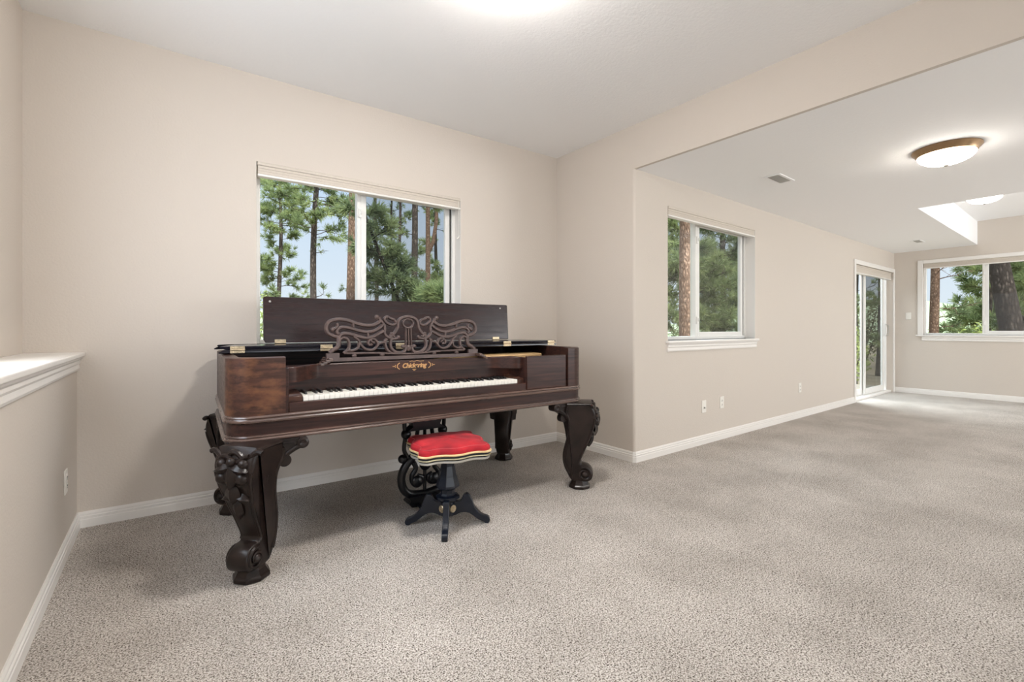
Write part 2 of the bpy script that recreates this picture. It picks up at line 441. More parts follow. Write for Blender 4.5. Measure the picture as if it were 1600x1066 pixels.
# left wall above the ledge; window 4 is just outside the frame
panel('wall_left', (XW, 3.7), (XW, -4.6), 0, H + .1, TH, (-1, 0), [(3.7 - 2.45, 3.7 - 1.05, 1.02, 2.25)])
panel('wall_rear', (-.9, -4.5), (XF + .2, -4.5), 0, HR + .1, TH, (0, -1), [(0.5 + .9, 4.1 + .9, 0.65, 2.25), (6.0 + .9, 9.2 + .9, 0.65, 2.25)])
# ledge with its cap
mb = MB(); mb.box(XW, XL, -4.5, 3.44, 0, 0.935); struct(mb.build('wall_ledge', M['wall'], smooth=False))
mb = MB(); mb.box(XW, -0.347, -4.5, 3.432, 0.938, 0.962); struct(mb.build('trim_1', M['trim'], bevel=0.006, seg=3))
def profile_run(name, path, prof, mat, closed=False):
    """path: plan points with the room on the left of travel; prof: (out, z) pairs"""
    mb = MB(); n = len(path); rg = []
    for i, p in enumerate(path):
        p = Vector((*p, 0))
        d0 = (p - Vector((*path[i - 1], 0))).normalized() if i > 0 else None
        d1 = (Vector((*path[i + 1], 0)) - p).normalized() if i < n - 1 else None
        d0 = d0 or d1; d1 = d1 or d0
        n0 = Vector((-d0.y, d0.x, 0)); n1 = Vector((-d1.y, d1.x, 0)); m_ = (n0 + n1).normalized()
        k = 1.0 / max(0.3, m_.dot(n0))
        rg.append([p + m_ * (k * a) + Vector((0, 0, z)) for a, z in prof])
    mb.rings(rg); return mb.build(name, mat, angle=25)
apron = [(0, .864), (.008, .864), (.012, .875), (.010, .895), (.015, .905), (.014, .918), (.024, .928), (.026, .938), (0, .938)]
struct(profile_run('trim_2', [(XL, 3.425), (XL, -4.5)], [(-a if False else a, z) for a, z in apron], M['trim']))
base = [(0, 0), (.015, 0), (.015, .043), (.0125, .047), (.0135, .060), (.009, .064), (.0095, .074), (.005, .085), (0, .085)]
bp = [W(0.02, 0)[:2]]
# run: left ledge, back wall, jog, right wall up to the door
BW = W(-3.455, 0)
struct(profile_run('baseboard_left', [(XL, 3.425), (XL, -4.5)], base, M['trim']))
struct(profile_run('baseboard_back', [W(-0.0297, 0)[:2], W(-3.4573, 0)[:2]], base, M['trim']))
struct(profile_run('baseboard_right', [(D0 - .055, yc(D0)), (XB + .012, yc(XB) - .0), (XB, YC + .012), (XB, 3.288)], base, M['trim']))
struct(profile_run('baseboard_far', [(XF, -4.5), (XF, yc(XF))], base, M['trim']))
# floor and ceilings
mb = MB()
fl_poly = [(-.85, -4.7), (XF + .2, -4.7), (XF + .2, yc(XF) + .03), (XB + .03, YC + .03), (XB + .03, 3.34), (-.85, 3.5)]
mb.prism(fl_poly, lambda a, b, d: (a, b, d), -0.2, 0.0); struct(mb.build('floor', M['carpet'], smooth=False))
mb = MB(); mb.prism([(-.9, -4.8), (XB + .02, -4.8), (XB + .02, 3.75), (-.9, 3.75)], lambda a, b, d: (a, b, d), H, H + .2); struct(mb.build('ceiling', M['ceiling'], smooth=False))
mb = MB()
mb.prism([(XB + .03, -4.8), (XO, -4.8), (XO, YS), (XF + .25, YS), (XF + .25, 2.62), (XB + .03, 2.62)], lambda a, b, d: (a, b, d), HL, HR + .2)
struct(mb.build('ceiling_lower', M['ceiling'], smooth=False))
mb = MB(); mb.box(XO - .05, XF + .3, -4.8, YS + .05, HR, HR + .2); struct(mb.build('ceiling_raised', M['ceiling'], smooth=False))

# ------------------------------------------------------------------ windows
def frame_ring(mb, x0, x1, z0, z1, w, y0, y1):
    mb.box(x0, x0 + w, y0, y1, z0, z1); mb.box(x1 - w, x1, y0, y1, z0, z1)
    mb.box(x0 + w, x1 - w, y0, y1, z0, z0 + w); mb.box(x0 + w, x1 - w, y0, y1, z1 - w, z1)
def slider(name, loc, rz, x0, x1, z0, z1, mid, depth, screen=True, right_slides=True):
    """two-lite sliding window; local x along the wall, +y outwards; frame sits 'depth' behind the wall face"""
    r = empty(name, loc, rz); struct(r)
    y = depth
    mb = MB(); frame_ring(mb, x0, x1, z0, z1, 0.032, y, y + .075); mb.box(mid - .022, mid + .006, y + .012, y + .07, z0 + .03, z1 - .03)
    mb.build('window_frame', M['vinyl'], r, bevel=.004)
    # fixed lite on the left
    mb = MB(); mb.box(x0 + .03, mid - .02, y + .045, y + .051, z0 + .03, z1 - .03); mb.build('pane', M['glass'], r, smooth=False)
    # sliding sash on the right
    s = MB(); frame_ring(s, mid + .006, x1 - .048, z0 + .03, z1 - .03, 0.042, y + .012, y + .045)
    so = s.build('sash', M['vinyl'], r, bevel=.004)
    mb = MB(); mb.box(mid + .045, x1 - .088, y + .026, y + .032, z0 + .07, z1 - .07); mb.build('pane', M['glass'], so, smooth=False)
    mb = MB(); mb.box(x1 - .047, x1 - .034, y + .02, y + .06, z0 + .03, z1 - .03); mb.build('gasket', M['gasket'], r, smooth=False)
    if screen:
        mb = MB(); mb.box(mid + .02, x1 - .05, y + .066, y + .068, z0 + .03, z1 - .03); mb.build('insect_screen', M['screen'], r, smooth=False)
    # latches on the meeting stile
    for zz in ((z0 + .82 * (z1 - z0)), (z0 + .16 * (z1 - z0))):
        mb = MB(); mb.box(mid - .012, mid + .010, y - .004, y + .014, zz - .035, zz + .035); mb.box(mid - .004, mid + .004, y - .016, y, zz - .012, zz + .02)
        mb.build('latch', M['vinyl'], r, bevel=.003)
    return r
def sill(parent, x0, x1, z, depth, ear=.03):
    mb = MB(); mb.box(x0 - ear, x1 + ear, -.035, depth + .02, z - .024, z)
    o = mb.build('window_sill', M['trim'], parent, bevel=.008, seg=3)
    mb = MB()
    prof = [(0, -.095), (.010, -.095), (.013, -.085), (.010, -.065), (.016, -.055), (.015, -.042), (.024, -.030), (.026, -.024), (0, -.024)]
    mb.rings([[(x, -a, z + b) for a, b in prof] for x in (x0 - .012, x1 + .012)])
    mb.build('sill_apron', M['trim'], parent, angle=25)
def lit_reveal(parent, x, z0, z1, depth):
    mb = MB(); mb.box(x - .004, x - .0005, .0, depth, z0, z1); mb.build('lit_reveal_strip', M['trim'], parent, smooth=False)  # white strip paints the light falling on the right reveal
w1 = slider('window_1', W(0, 0), ANG, WA0, WA1, WAZ0, WAZ1, -1.895, 0.10)
sill(w1, WA0, WA1, WAZ0, 0.10); lit_reveal(w1, WA1, WAZ0, WAZ1, .10)
w2 = slider('window_2', (0, yc(0), 0), math.atan(-.0075), WC0, WC1, WCZ0, WCZ1, 4.135, 0.10)
sill(w2, WC0, WC1, WCZ0, 0.10); lit_reveal(w2, WC1, WCZ0, WCZ1, .10)
# window 3 in the far wall: local x runs towards -Y
w3 = slider('window_3', (XF, 0, 0), R(-90), -FY1, -FY0, FZ0, FZ1, -1.225, 0.05)
sill(w3, -FY1, -FY0, FZ0, 0.05, ear=.09)
mb = MB()
for (a0, a1, b0, b1) in ((-FY1 - .066, -FY1 + .004, FZ0, FZ1 + .055), (-FY0 - .004, -FY0 + .066, FZ0, FZ1 + .055), (-FY1 + .004, -FY0 - .004, FZ1 - .004, FZ1 + .055)):
    mb.box(a0, a1, -.017, 0, b0, b1)
mb.build('window_casing', M['trim'], w3, bevel=.005)
# windows outside the frame (unseen; rear pair put in to hold the fill lamps)
w4 = slider('window_4', (XW, 0, 0), R(90), 1.05, 2.45, 1.02, 2.25, 1.75, 0.12, screen=False)
w5 = slider('window_5', (0, -4.5, 0), R(180), -4.1, -0.5, 0.65, 2.25, -2.3, 0.10, screen=False)
w6 = slider('window_6', (0, -4.5, 0), R(180), -9.2, -6.0, 0.65, 2.25, -7.6, 0.10, screen=False)

# window shades (stacked up under their head rails)
def shade(name, loc, rz, x0, x1, z0, z1, label, y0=-.006, d=.055, cord=None):
    r = empty(name, loc, rz)
    mb = MB(); mb.box(x0, x1, y0, y0 + d, z1 - .022, z1); mb.build('head_rail', M['shade'], r, bevel=.005)
    mb = MB(); n = 3; hh = (z1 - .022 - (z0 + .016)) / n
    for i in range(n):
        za = z0 + .016 + hh * i
        mb.box(x0 + .004, x1 - .004, y0 + .006 + .002 * (i % 2), y0 + d - .008, za, za + hh * .995)
    mb.build('pleated_fabric', M['shade'], r, bevel=.002)
    mb = MB(); mb.box(x0 + .002, x1 - .002, y0 + .002, y0 + d - .006, z0, z0 + .015); mb.build('bottom_rail', M['trim'], r, bevel=.003)
    if cord:
        cx_, za, zb = cord
        mb = MB()
        z = za
        while z > zb:
            mb.sphere((cx_, y0 - .006, z), .0032, 6, 4); z -= .011
        mb.tube([(cx_, y0 - .006, za), (cx_, y0 - .006, zb)], .0013, 5)
        mb.tube([(cx_ + .004, y0 - .002, zb), (cx_, y0 - .010, zb - .015), (cx_ - .016, y0 - .006, zb - .03)], .006, 8)
        mb.build('pull_cord', M['plate'], r)
    tag(r, label, 'window shade', None)
    return r
shade('window_shade', W(0, 0), ANG, WA0 + .004, WA1 - .004, 2.092, WAZ1 - .001, 'beige pleated shade pulled up over the window behind the piano', cord=(WA1 - .028, 2.155, 1.87))
shade('window_shade', (0, yc(0), 0), math.atan(-.0075), WC0 + .004, WC1 - .004, 2.075, WCZ1 - .001, 'beige pleated shade pulled up over the two-pane window right of the room corner')
shade('window_shade', (XF, 0, 0), R(-90), -FY1 + .004, -FY0 - .004, 2.085, FZ1 - .001, 'beige shade pulled up in the white-cased window of the far wall', y0=.004, d=.045)
shade('window_shade', (0, yc(0), 0), math.atan(-.0075), D0 + .03, D1 - .03, 1.925, DZ1 - .004, 'beige pleated shade pulled up at the top of the sliding glass door', y0=.012, d=.06)

# ------------------------------------------------------------------ sliding patio door
dr = empty('door_1', (0, yc(0), 0), math.atan(-.0075)); struct(dr)
mb = MB()
mb.box(D0 - .062, D0 + .004, -.018, 0, 0, DZ1 + .062); mb.box(D1 - .004, D1 + .062, -.018, 0, 0, DZ1 + .062); mb.box(D0 + .004, D1 - .004, -.018, 0, DZ1 - .004, DZ1 + .062)
mb.build('door_casing', M['trim'], dr, bevel=.005)
mb = MB(); mb.box(D0, D0 + .035, .085, .165, 0, DZ1); mb.box(D1 - .035, D1, .085, .165, 0, DZ1); mb.box(D0 + .035, D1 - .035, .085, .165, DZ1 - .035, DZ1)
mb.build('door_frame', M['vinyl'], dr, bevel=.004)
mb = MB(); mb.box(D0, D1, .02, .20, -.01, .03); mb.build('threshold', M['trim'], dr, bevel=.006)
mb = MB(); mb.box(8.93, 8.945, .124, .130, .03, DZ1 - .04); mb.build('gasket', M['gasket'], dr, smooth=False)
def door_leaf(x0, x1, y0, y1, scr, handle):
    z0, z1 = .032, DZ1 - .037
    mb = MB(); w = .07
    mb.box(x0, x0 + w, y0, y1, z0, z1); mb.box(x1 - w, x1, y0, y1, z0, z1)
    mb.box(x0 + w, x1 - w, y0, y1, z0, z0 + .095); mb.box(x0 + w, x1 - w, y0, y1, z1 - .07, z1)
    o = mb.build('sliding_leaf' if handle else 'fixed_leaf', M['vinyl'], dr, bevel=.004)
    mb = MB(); mb.box(x0 + w - .01, x1 - w + .01, y0 + .006, y0 + .012, z0 + .09, z1 - .06); mb.build('pane', M['glass'], o, smooth=False)
    if scr:
        mb = MB(); mb.box(x0 + w - .02, x1 + .04, y1 + .034, y1 + .036, z0 + .05, z1 - .03); mb.build('insect_screen', M['screen_door'], o, smooth=False)
    if handle:
        hx = x1 - w / 2
        mb = MB(); mb.box(hx - .028, hx + .024, y0 - .030, y0, .96, 1.17); mb.box(hx - .022, hx + .018, y0 - .045, y0 - .03, 1.0, 1.12)
        mb.build('handle_plate', M['vinyl'], o, bevel=.008, seg=3)
        mb = MB(); mb.tube([(hx + .02, y0 - .02, .965), (hx + .05, y0 - .05, .975), (hx + .055, y0 - .055, 1.06), (hx + .05, y0 - .05, 1.15), (hx + .02, y0 - .02, 1.16)], .009, 8)
        mb.build('door_handle', M['nickel'], o)
door_leaf(D0 + .03, 8.93, .132, .150, False, False)
door_leaf(8.90, D1 - .085, .100, .122, True, True)

# ------------------------------------------------------------------ wall plates, switch, vents
def plate(name, loc, rz, label, cat, kind):
    """local: x along wall, -y into the room"""
    r = empty(name, loc, rz)
    mb = MB(); mb.box(-.036, .036, -.006, 0, -.058, .058); mb.build('cover_plate', M['plate'], r, bevel=.003)
    if kind == 'outlet':
        for dz in (-.02, .02):
            f = MB(); f.lathe([(.0165, 0), (.0165, .0025), (.015, .003)], (0, 0, 0), 20, m=Matrix.Translation((0, -.006, dz)) @ Matrix.Rotation(R(90), 4, 'X'))
            fo = f.build('socket', M['plate'], r)
            s = MB(); s.box(-.0065, -.0045, -.0098, -.0085, dz - .003, dz + .006); s.box(.0045, .0065, -.0098, -.0085, dz - .002, dz + .006); s.box(-.002, .002, -.0098, -.0085, dz - .010, dz - .006)
            s.build('slots', M['slot'], fo, smooth=False)
    elif kind == 'cable':
        f = MB(); f.lathe([(.008, 0), (.008, .004), (.0045, .004), (.0045, .012)], (0, 0, 0), 14, m=Matrix.Translation((0, -.006, -.012)) @ Matrix.Rotation(R(90), 4, 'X'))
        f.build('socket', M['nickel'], r)
    elif kind == 'switch':
        for dx in ((-.0,) if False else (0,)):
            f = MB(); f.box(-.0165, .0165, -.0085, -.006, -.033, .033); f.box(-.015, .015, -.0105, -.0085, 0, .031)
            f.build('rocker', M['plate'], r, bevel=.001)
    return tag(r, label, cat)
rc = math.atan(-.0075)
plate('wall_socket', (4.067, yc(4.067), .353), rc, 'white plate with a dark round cable socket, leftmost on the right wall under the window', 'socket', 'cable')
plate('electrical_outlet', (4.389, yc(4.389), .361), rc, 'white outlet plate just right of the cable plate on the right wall', 'outlet', 'outlet')
plate('electrical_outlet', (6.208, yc(6.208), .365), rc, 'white outlet plate low on the right wall before the sliding door', 'outlet', 'outlet')
plate('electrical_outlet', (XL, 3.045, .355), R(90), 'white outlet plate on the low ledge wall at the left edge', 'outlet', 'outlet')
plate('light_switch', (XF, 2.12, 1.304), R(-90), 'white light switch between the sliding door and the far window', 'light switch', 'switch')
def vent(loc, rz, lx, ly, label):
    r = empty('ceiling_vent', loc, rz)
    mb = MB(); w = .022
    mb.box(-lx / 2, lx / 2, -ly / 2, -ly / 2 + w, -.006, 0); mb.box(-lx / 2, lx / 2, ly / 2 - w, ly / 2, -.006, 0)
    mb.box(-lx / 2, -lx / 2 + w, -ly / 2 + w, ly / 2 - w, -.006, 0); mb.box(lx / 2 - w, lx / 2, -ly / 2 + w, ly / 2 - w, -.006, 0)
    mb.build('vent_frame', M['ceiling'], r, bevel=.002)
    mb = MB(); mb.box(-lx / 2 + w, lx / 2 - w, -ly / 2 + w, ly / 2 - w, -.0012, 0); mb.build('duct_opening', M['slot'], r, smooth=False)
    n = 7
    for i in range(n):
        y = -ly / 2 + w + (ly - 2 * w) * (i + .5) / n
        m_ = Matrix.Translation((0, y, -.0045)) @ Matrix.Rotation(R(24), 4, 'X')
        mb = MB(); mb.box(-lx / 2 + w, lx / 2 - w, -.0062, .0062, -.0006, .0006, m_); mb.build('slat', M['plate'], r, smooth=False)
    return tag(r, label, 'vent', None)
vent((4.25, 1.765, HL), 0, .30, .14, 'white slatted vent in the lower ceiling above the first right-wall window')
vent((8.93, 1.776, HL), 0, .30, .12, 'small white slatted vent in the ceiling near the far room corner')

# ------------------------------------------------------------------ ceiling lights
def ceiling_light(loc, label, rad=.19, mat='lamp_glass', watts=10, hang=.125):
    r = empty('ceiling_light', loc)
    mb = MB(); k = rad / .19
    mb.lathe([(.10 * k, 0), (.19 * k, 0), (.192 * k, -.008), (.186 * k, -.016), (.172 * k, -.030), (.165 * k, -.046), (.158 * k, -.048), (.15 * k, -.04), (.10 * k, -.02)], (0, 0, 0), 48)
    mb.build('fixture_rim', M['bronze'], r)
    mb = MB(); pr = []
    for i in range(11):
        a = math.pi / 2 * i / 10
        pr.append((.160 * k * math.cos(a) + .001, -.040 - (hang - .05) * math.sin(a)))
    mb.lathe(pr, (0, 0, 0), 48); mb.build('glass_dome', M[mat], r)
    mb = MB(); mb.lathe([(.004, -.01), (.014, -.004), (.016, .002), (.012, .008), (.003, .012)][::-1], (0, 0, -hang + .003), 16); mb.build('finial', M['nickel'], r)
    return tag(r, label, 'ceiling light', 'flush ceiling lights')
ceiling_light((4.50, .738, HL), 'lit dome ceiling light with bronze rim hanging from the lower ceiling')
ceiling_light((8.10, 0.98, HR), 'lit dome ceiling light half hidden up in the raised ceiling', mat='lamp_glass_far')
ceiling_light((1.20, 1.56, H), 'lit dome ceiling light over the room, at the top edge of the photo', mat='lamp_glass_main')

# ------------------------------------------------------------------ square grand piano
PC, QC = -1.76, 0.585
piano = empty('square_grand_piano', W(PC, QC), ANG)
tag(piano, 'antique dark rosewood square grand piano with carved cabriole legs standing by the window', 'piano')
def L(p, q, z): return Vector((p - PC, QC - q, z))
class PB(MB):
    def pbox(s, p0, p1, q0, q1, z0, z1): s.box(p0 - PC, p1 - PC, QC - q1, QC - q0, z0, z1)
P0, P1, Q0, Q1 = -2.822, -0.690, 0.085, 1.083       # body outline
RF, RBK = 0.115, 0.10
def outline(off=0.0, rf=RF, rb=RBK, n=10, p0=P0, p1=P1, q0=Q0, q1=Q1):
    """closed plan outline (p,q), starting at the middle of the front, going left"""
    pts = []
    def arc(cp, cq, r, a0, a1):
        for i in range(n + 1):
            a = a0 + (a1 - a0) * i / n
            pts.append((cp + (r + off) * math.cos(a), cq + (r + off) * math.sin(a)))
    mid = (p0 + p1) / 2
    pts.append((mid, q1 + off))
    arc(p0 + rf, q1 - rf, rf, math.pi / 2, math.pi)
    arc(p0 + rb, q0 + rb, rb, math.pi, 1.5 * math.pi)
    arc(p1 - rb, q0 + rb, rb, 1.5 * math.pi, 2 * math.pi)
    arc(p1 - rf, q1 - rf, rf, 0, math.pi / 2)
    return pts
# lower belt of the case
mb = PB()
mb.prism(outline(-.004), lambda a, b, d: L(a, b, d), .588, .700)
mb.build('apron', M['rosewood'], piano, angle=25)
def mould(name, prof):
    mb = PB(); base_ = outline(0.0); rg = []
    for i in range(len(base_)):
        rg.append([])
    for off, z in prof:
        for i, (a, b) in enumerate(outline(off)): rg[i].append(L(a, b, z))
    mb.loop(rg); return mb.build(name, M['moulding'], piano, angle=50)
mould('lower_moulding', [(-.03, .585), (.004, .585), (.010, .588), (.011, .595), (.006, .600), (.003, .602), (.006, .606), (.004, .611), (-.003, .613), (-.03, .613)])
mould('upper_moulding', [(-.03, .667), (.002, .667), (.009, .671), (.010, .678), (.004, .683), (.003, .686), (.007, .691), (.005, .697), (-.002, .701), (-.03, .701)])
# upper rim: open in front between the cheeks
o1 = outline(0.0, n=14); o2 = outline(-.052, n=14)
def rim(name, ids, extra0=None, extra1=None, mat=None, z1=.960):
    rg = []
    seq = []
    if extra0: seq.append(extra0)
    seq += [(o1[i], o2[i]) for i in ids]
    if extra1: seq.append(extra1)
    for a, b in seq:
        rg.append([L(a[0], a[1], .700), L(a[0], a[1], z1 - .004), L(a[0] + (b[0] - a[0]) * .15, a[1] + (b[1] - a[1]) * .15, z1), L(b[0], b[1], z1), L(b[0], b[1], .700)])
    mb = PB(); mb.rings(rg); return mb.build(name, mat, piano, angle=30)
CL, CR = -2.588, -0.853
n_ = 15
# left cheek incl. rounded corner; sides and back; right cheek
rim('left_cheek', range(1, 1 + n_), extra0=((CL, Q1), (CL, Q1 - .052)), mat=M['rosewood_worn'])
rim('case_side', range(n_, 1 + 3 * n_ + 1), mat=M['rosewood'])
rim('right_cheek', range(1 + 3 * n_, 1 + 4 * n_), extra1=((CR, Q1), (CR, Q1 - .052)), mat=M['rosewood'])
# alcove walls
mb = PB(); mb.pbox(-2.588, -2.573, .86, Q1 - .012, .70, .906); mb.build('alcove_side', M['rosewood'], piano, bevel=.002)
mb = PB(); mb.pbox(-1.199, -1.184, .86, Q1 - .022, .70, .906); mb.build('alcove_side', M['rosewood'], piano, bevel=.002)
# inside: dark bottom, sound wood
mb = PB(); mb.pbox(-2.79, -.73, .118, .84, .80, .83); mb.build('interior_floor', M['dark_inside'], piano, smooth=False)
mb = PB(); mb.prism([(-1.62, .60), (-1.62, .868), (-.93, .868), (-.89, .84), (-.86, .80), (-.80, .60)], lambda a, b, d: L(a, b, d), .885, .912)
mb.build('tuning_plank', M['soundwood'], piano, bevel=.004)
mb = PB(); mb.lathe([(.002, .03), (.05, .024), (.075, .01), (.082, 0)][::-1], tuple(L(-2.36, .80, .875)), 20); mb.box(*(L(-2.45, .80, 0).x, L(-2.27, 0, 0).x), QC - .85, QC - .70, .83, .876)
mb.build('tuning_plank', M['soundwood'], piano)
# folding front door panel on the right
mb = PB(); mb.pbox(-1.199, -.872, 1.060, 1.081, .702, .914); mb.build('front_panel', M['rosewood'], piano, bevel=.003)
mb = PB(); mb.pbox(-.868, -.857, 1.050, 1.066, .702, .745); mb.build('panel_catch', M['rosewood_worn'], piano, bevel=.002)
# name board: curves forward at both ends
nb = smooth2([(-2.573, 1.035), (-2.535, 1.030), (-2.490, .985), (-2.44, .925), (-2.38, .902), (-2.2, .900), (-1.9, .900), (-1.6, .900), (-1.40, .902), (-1.335, .925), (-1.285, .975), (-1.24, 1.022), (-1.199, 1.030)], 6)
mb = PB(); rg = []
for i, (a, b) in enumerate(nb):
    a0, b0 = nb[max(i - 1, 0)]; a1, b1 = nb[min(i + 1, len(nb) - 1)]
    dx, dy = a1 - a0, b1 - b0; l = math.hypot(dx, dy); nx, ny = dy / l, -dx / l     # towards the back
    rg.append([L(a, b, .836), L(a, b, .903), L(a + nx * .004, b + ny * .004, .908), L(a + nx * .022, b + ny * .022, .908), L(a + nx * .022, b + ny * .022, .836)])
mb.rings(rg); board = mb.build('name_board', M['rosewood'], piano, angle=30)
mb = PB(); mb.pbox(-2.575, -1.199, .868, .880, .700, .905); mb.build('key_back_rail', M['rosewood'], piano, smooth=False)
# gilded maker's name
cu = bpy.data.curves.new('maker_name', 'FONT'); cu.body = 'Chickering'; cu.size = .037; cu.extrude = .0006; cu.align_x = 'CENTER'; cu.align_y = 'CENTER'; cu.shear = .22; cu.offset = .0012; cu.space_character = .92
to = bpy.data.objects.new('maker_text', cu); COL.objects.link(to)
bpy.context.view_layer.update()
dg = bpy.context.evaluated_depsgraph_get()
tm = bpy.data.meshes.new_from_object(to.evaluated_get(dg)); bpy.data.objects.remove(to)
tm.materials.clear(); tm.materials.append(M['gold_leaf'])
tn = bpy.data.objects.new('maker_name', tm); COL.objects.link(tn); tn.parent = board
tn.location = L(-1.883, .9012, .876); tn.rotation_euler = (R(90), 0, 0); tn['label'] = 'gilded maker name Chickering'
fo = lambda a, b, d: L(-1.883 + a, .9003 + d, .876 + b)
gs = []
for sgn in (-1, 1):
    gs += [([(sgn * .088, .018), (sgn * .099, .010), (sgn * .103, 0), (sgn * .099, -.010), (sgn * .088, -.018)], .005), ([(sgn * .111, .008), (sgn * .116, 0), (sgn * .111, -.008)], .0035), ([(sgn * .118, 0), (sgn * .130, 0)], .003)]
gs += [([(-.03, .023), (-.015, .027), (0, .023), (.015, .028), (.035, .024), (.06, .025)], .0025), ([(-.012, -.022), (.012, -.022)], .0025), ([(-.006, -.027), (.006, -.027)], .004)]
for pts, w in gs:
    mb = PB(); mb.stroke(pts, w, .0012, fo); mb.build('gilt_scroll', M['gold_leaf'], board)
# key slip and key blocks
mb = PB(); mb.pbox(-2.573, -1.199, 1.048, 1.073, .700, .7445); mb.build('key_slip', M['rosewood'], piano, bevel=.003)
for a0, a1 in ((-2.572, -2.509), (-1.247, -1.200)):
    mb = PB(); mb.prism([(1.045, .742), (1.045, .768), (1.035, .774), (.884, .786), (.884, .742)], lambda b, z, d: L(d, b, z), a0, a1)
    mb.build('key_block', M['rosewood_worn'], piano, bevel=.003)
# keys
KW = (1.247 + -0.0, 2.507)
kx0, nW = -2.507, 52
kw = (2.507 - 1.249) / nW
mb = PB(); mb.pbox(kx0, -1.249, .884, 1.04, .70, .744); mb.build('key_bed', M['dark_inside'], piano, smooth=False)
wk = None
for i in range(nW):
    if wk is None:
        mb = MB(); mb.box(-kw / 2 + .0005, kw / 2 - .0005, -.078, .078, -.020, .004)
        wk = mb.build('white_key', M['ivory'], piano, bevel=.0014); o = wk
    else:
        o = wk.copy(); COL.objects.link(o); o.parent = piano
    o.location = L(kx0 + kw * (i + .5), .966, .764)
bk = None
for i in range(nW - 1):
    if 'ABCDEFG'[i % 7] in 'BE': continue
    if bk is None:
        mb = MB(); sec = lambda y, w, zt: [(-w, y, -.002), (w, y, -.002), (w * .72, y, zt), (-w * .72, y, zt)]
        mb.rings([sec(.048, .0062, .013), sec(-.040, .0062, .013), sec(-.050, .0062, .004)])
        bk = mb.build('black_key', M['ebony'], piano, bevel=.0012); o = bk
    else:
        o = bk.copy(); COL.objects.link(o); o.parent = piano
    o.location = L(kx0 + kw * (i + 1), .936, .7685)

# lid: rear board, folded-back flap, upright leaf
def board_outline(p0, p1, q0, q1, r):
    pts = []
    for cp, cq, a0 in ((p1 - r, q0 + r, -90), (p0 + r, q0 + r, 180)):
        arc = [(cp + r * math.cos(R(a0 + s * 9)), cq + r * math.sin(R(a0 + s * 9))) for s in range(11)]
        pts += arc if a0 == 180 else arc[::-1]
    pts = [(p1, q1)] + pts + [(p0, q1)]
    return pts
def lid_board(name, p0, p1, q0, q1, r, z0, z1, mat, up):
    """board whose edge is chamfered towards its inner face"""
    ch = .022; big = board_outline(p0, p1, q0, q1, r); small = board_outline(p0 + ch, p1 - ch, q0 + ch, q1 - .003, r - ch * .6)
    zo, zi = (z1, z0) if up else (z0, z1); k = .35
    mb = PB(); mid = zo + (zi - zo) * k
    mb.rings([[L(a, b, zo) for a, b in board_outline(p0 + .003, p1 - .003, q0 + .003, q1 - .003, r)], [L(a, b, zo + (zi - zo) * .15) for a, b in big], [L(a, b, mid) for a, b in big], [L(a, b, zi) for a, b in small]])
    return mb.build(name, mat, piano, angle=30)
lid_board('lid', -2.836, -.662, .055, .735, .10, .966, .983, [M['lid_edge']], False)
lid_board('lid_flap', -2.832, -.668, .375, .733, .11, .985, 1.002, [M['lid_edge']], True)
mb = MB(); lean = math.atan2(.020, .27)
lm = Matrix.Translation(L((-2.600 - .862) / 2, .372, 1.006)) @ Matrix.Rotation(-lean, 4, 'X')
hw = (2.600 - .862) / 2
mb.prism([(-hw + .012, 0), (hw - .003, 0), (hw, .006), (hw, .268), (hw - .006, .274), (-hw + .006, .274), (-hw, .268), (-hw, .02)], lambda a, b, d: lm @ Vector((a, d, b)), -.009, .009)
leaf = mb.build('lid_leaf', M['lidwood'], piano, bevel=.003)
for a, b in ((-hw + .035, .245), (hw - .07, .246)):
    mb = MB(); mb.lathe([(.006, 0), (.006, .003), (.003, .004)], (0, 0, 0), 12, m=lm @ Matrix.Translation((a, -.009, b)) @ Matrix.Rotation(R(90), 4, 'X')); mb.build('stud', M['nickel'], leaf)
# hinges
def hinge(p, q, z, vertical=True, name='hinge'):
    mb = MB(); c = L(p, q, z)
    if vertical:
        for dz in (-.0105, .0105):
            mb.box(c.x - .032, c.x + .032, c.y - .0015, c.y + .001, c.z + dz - .007, c.z + dz + .007)
            for k in (-.021, 0, .021): mb.sphere((c.x + k, c.y - .002, c.z + dz - .001), .0032, 8, 5)
        mb.tube([(c.x - .032, c.y - .003, c.z), (c.x + .032, c.y - .003, c.z)], .004, 8)
    else:
        mb.box(c.x - .03, c.x + .03, c.y - .002, c.y + .004, c.z - .004, c.z + .020)
        mb.tube([(c.x - .03, c.y - .004, c.z), (c.x + .03, c.y - .004, c.z)], .004, 8)
    return mb.build(name, M['brass'], piano, bevel=.0008)
for p in (-2.755, -2.330, -1.90, -1.115, -.715): hinge(p, .7345, .984)
for p in (-2.512, -.985): hinge(p, .385, 1.006, False)

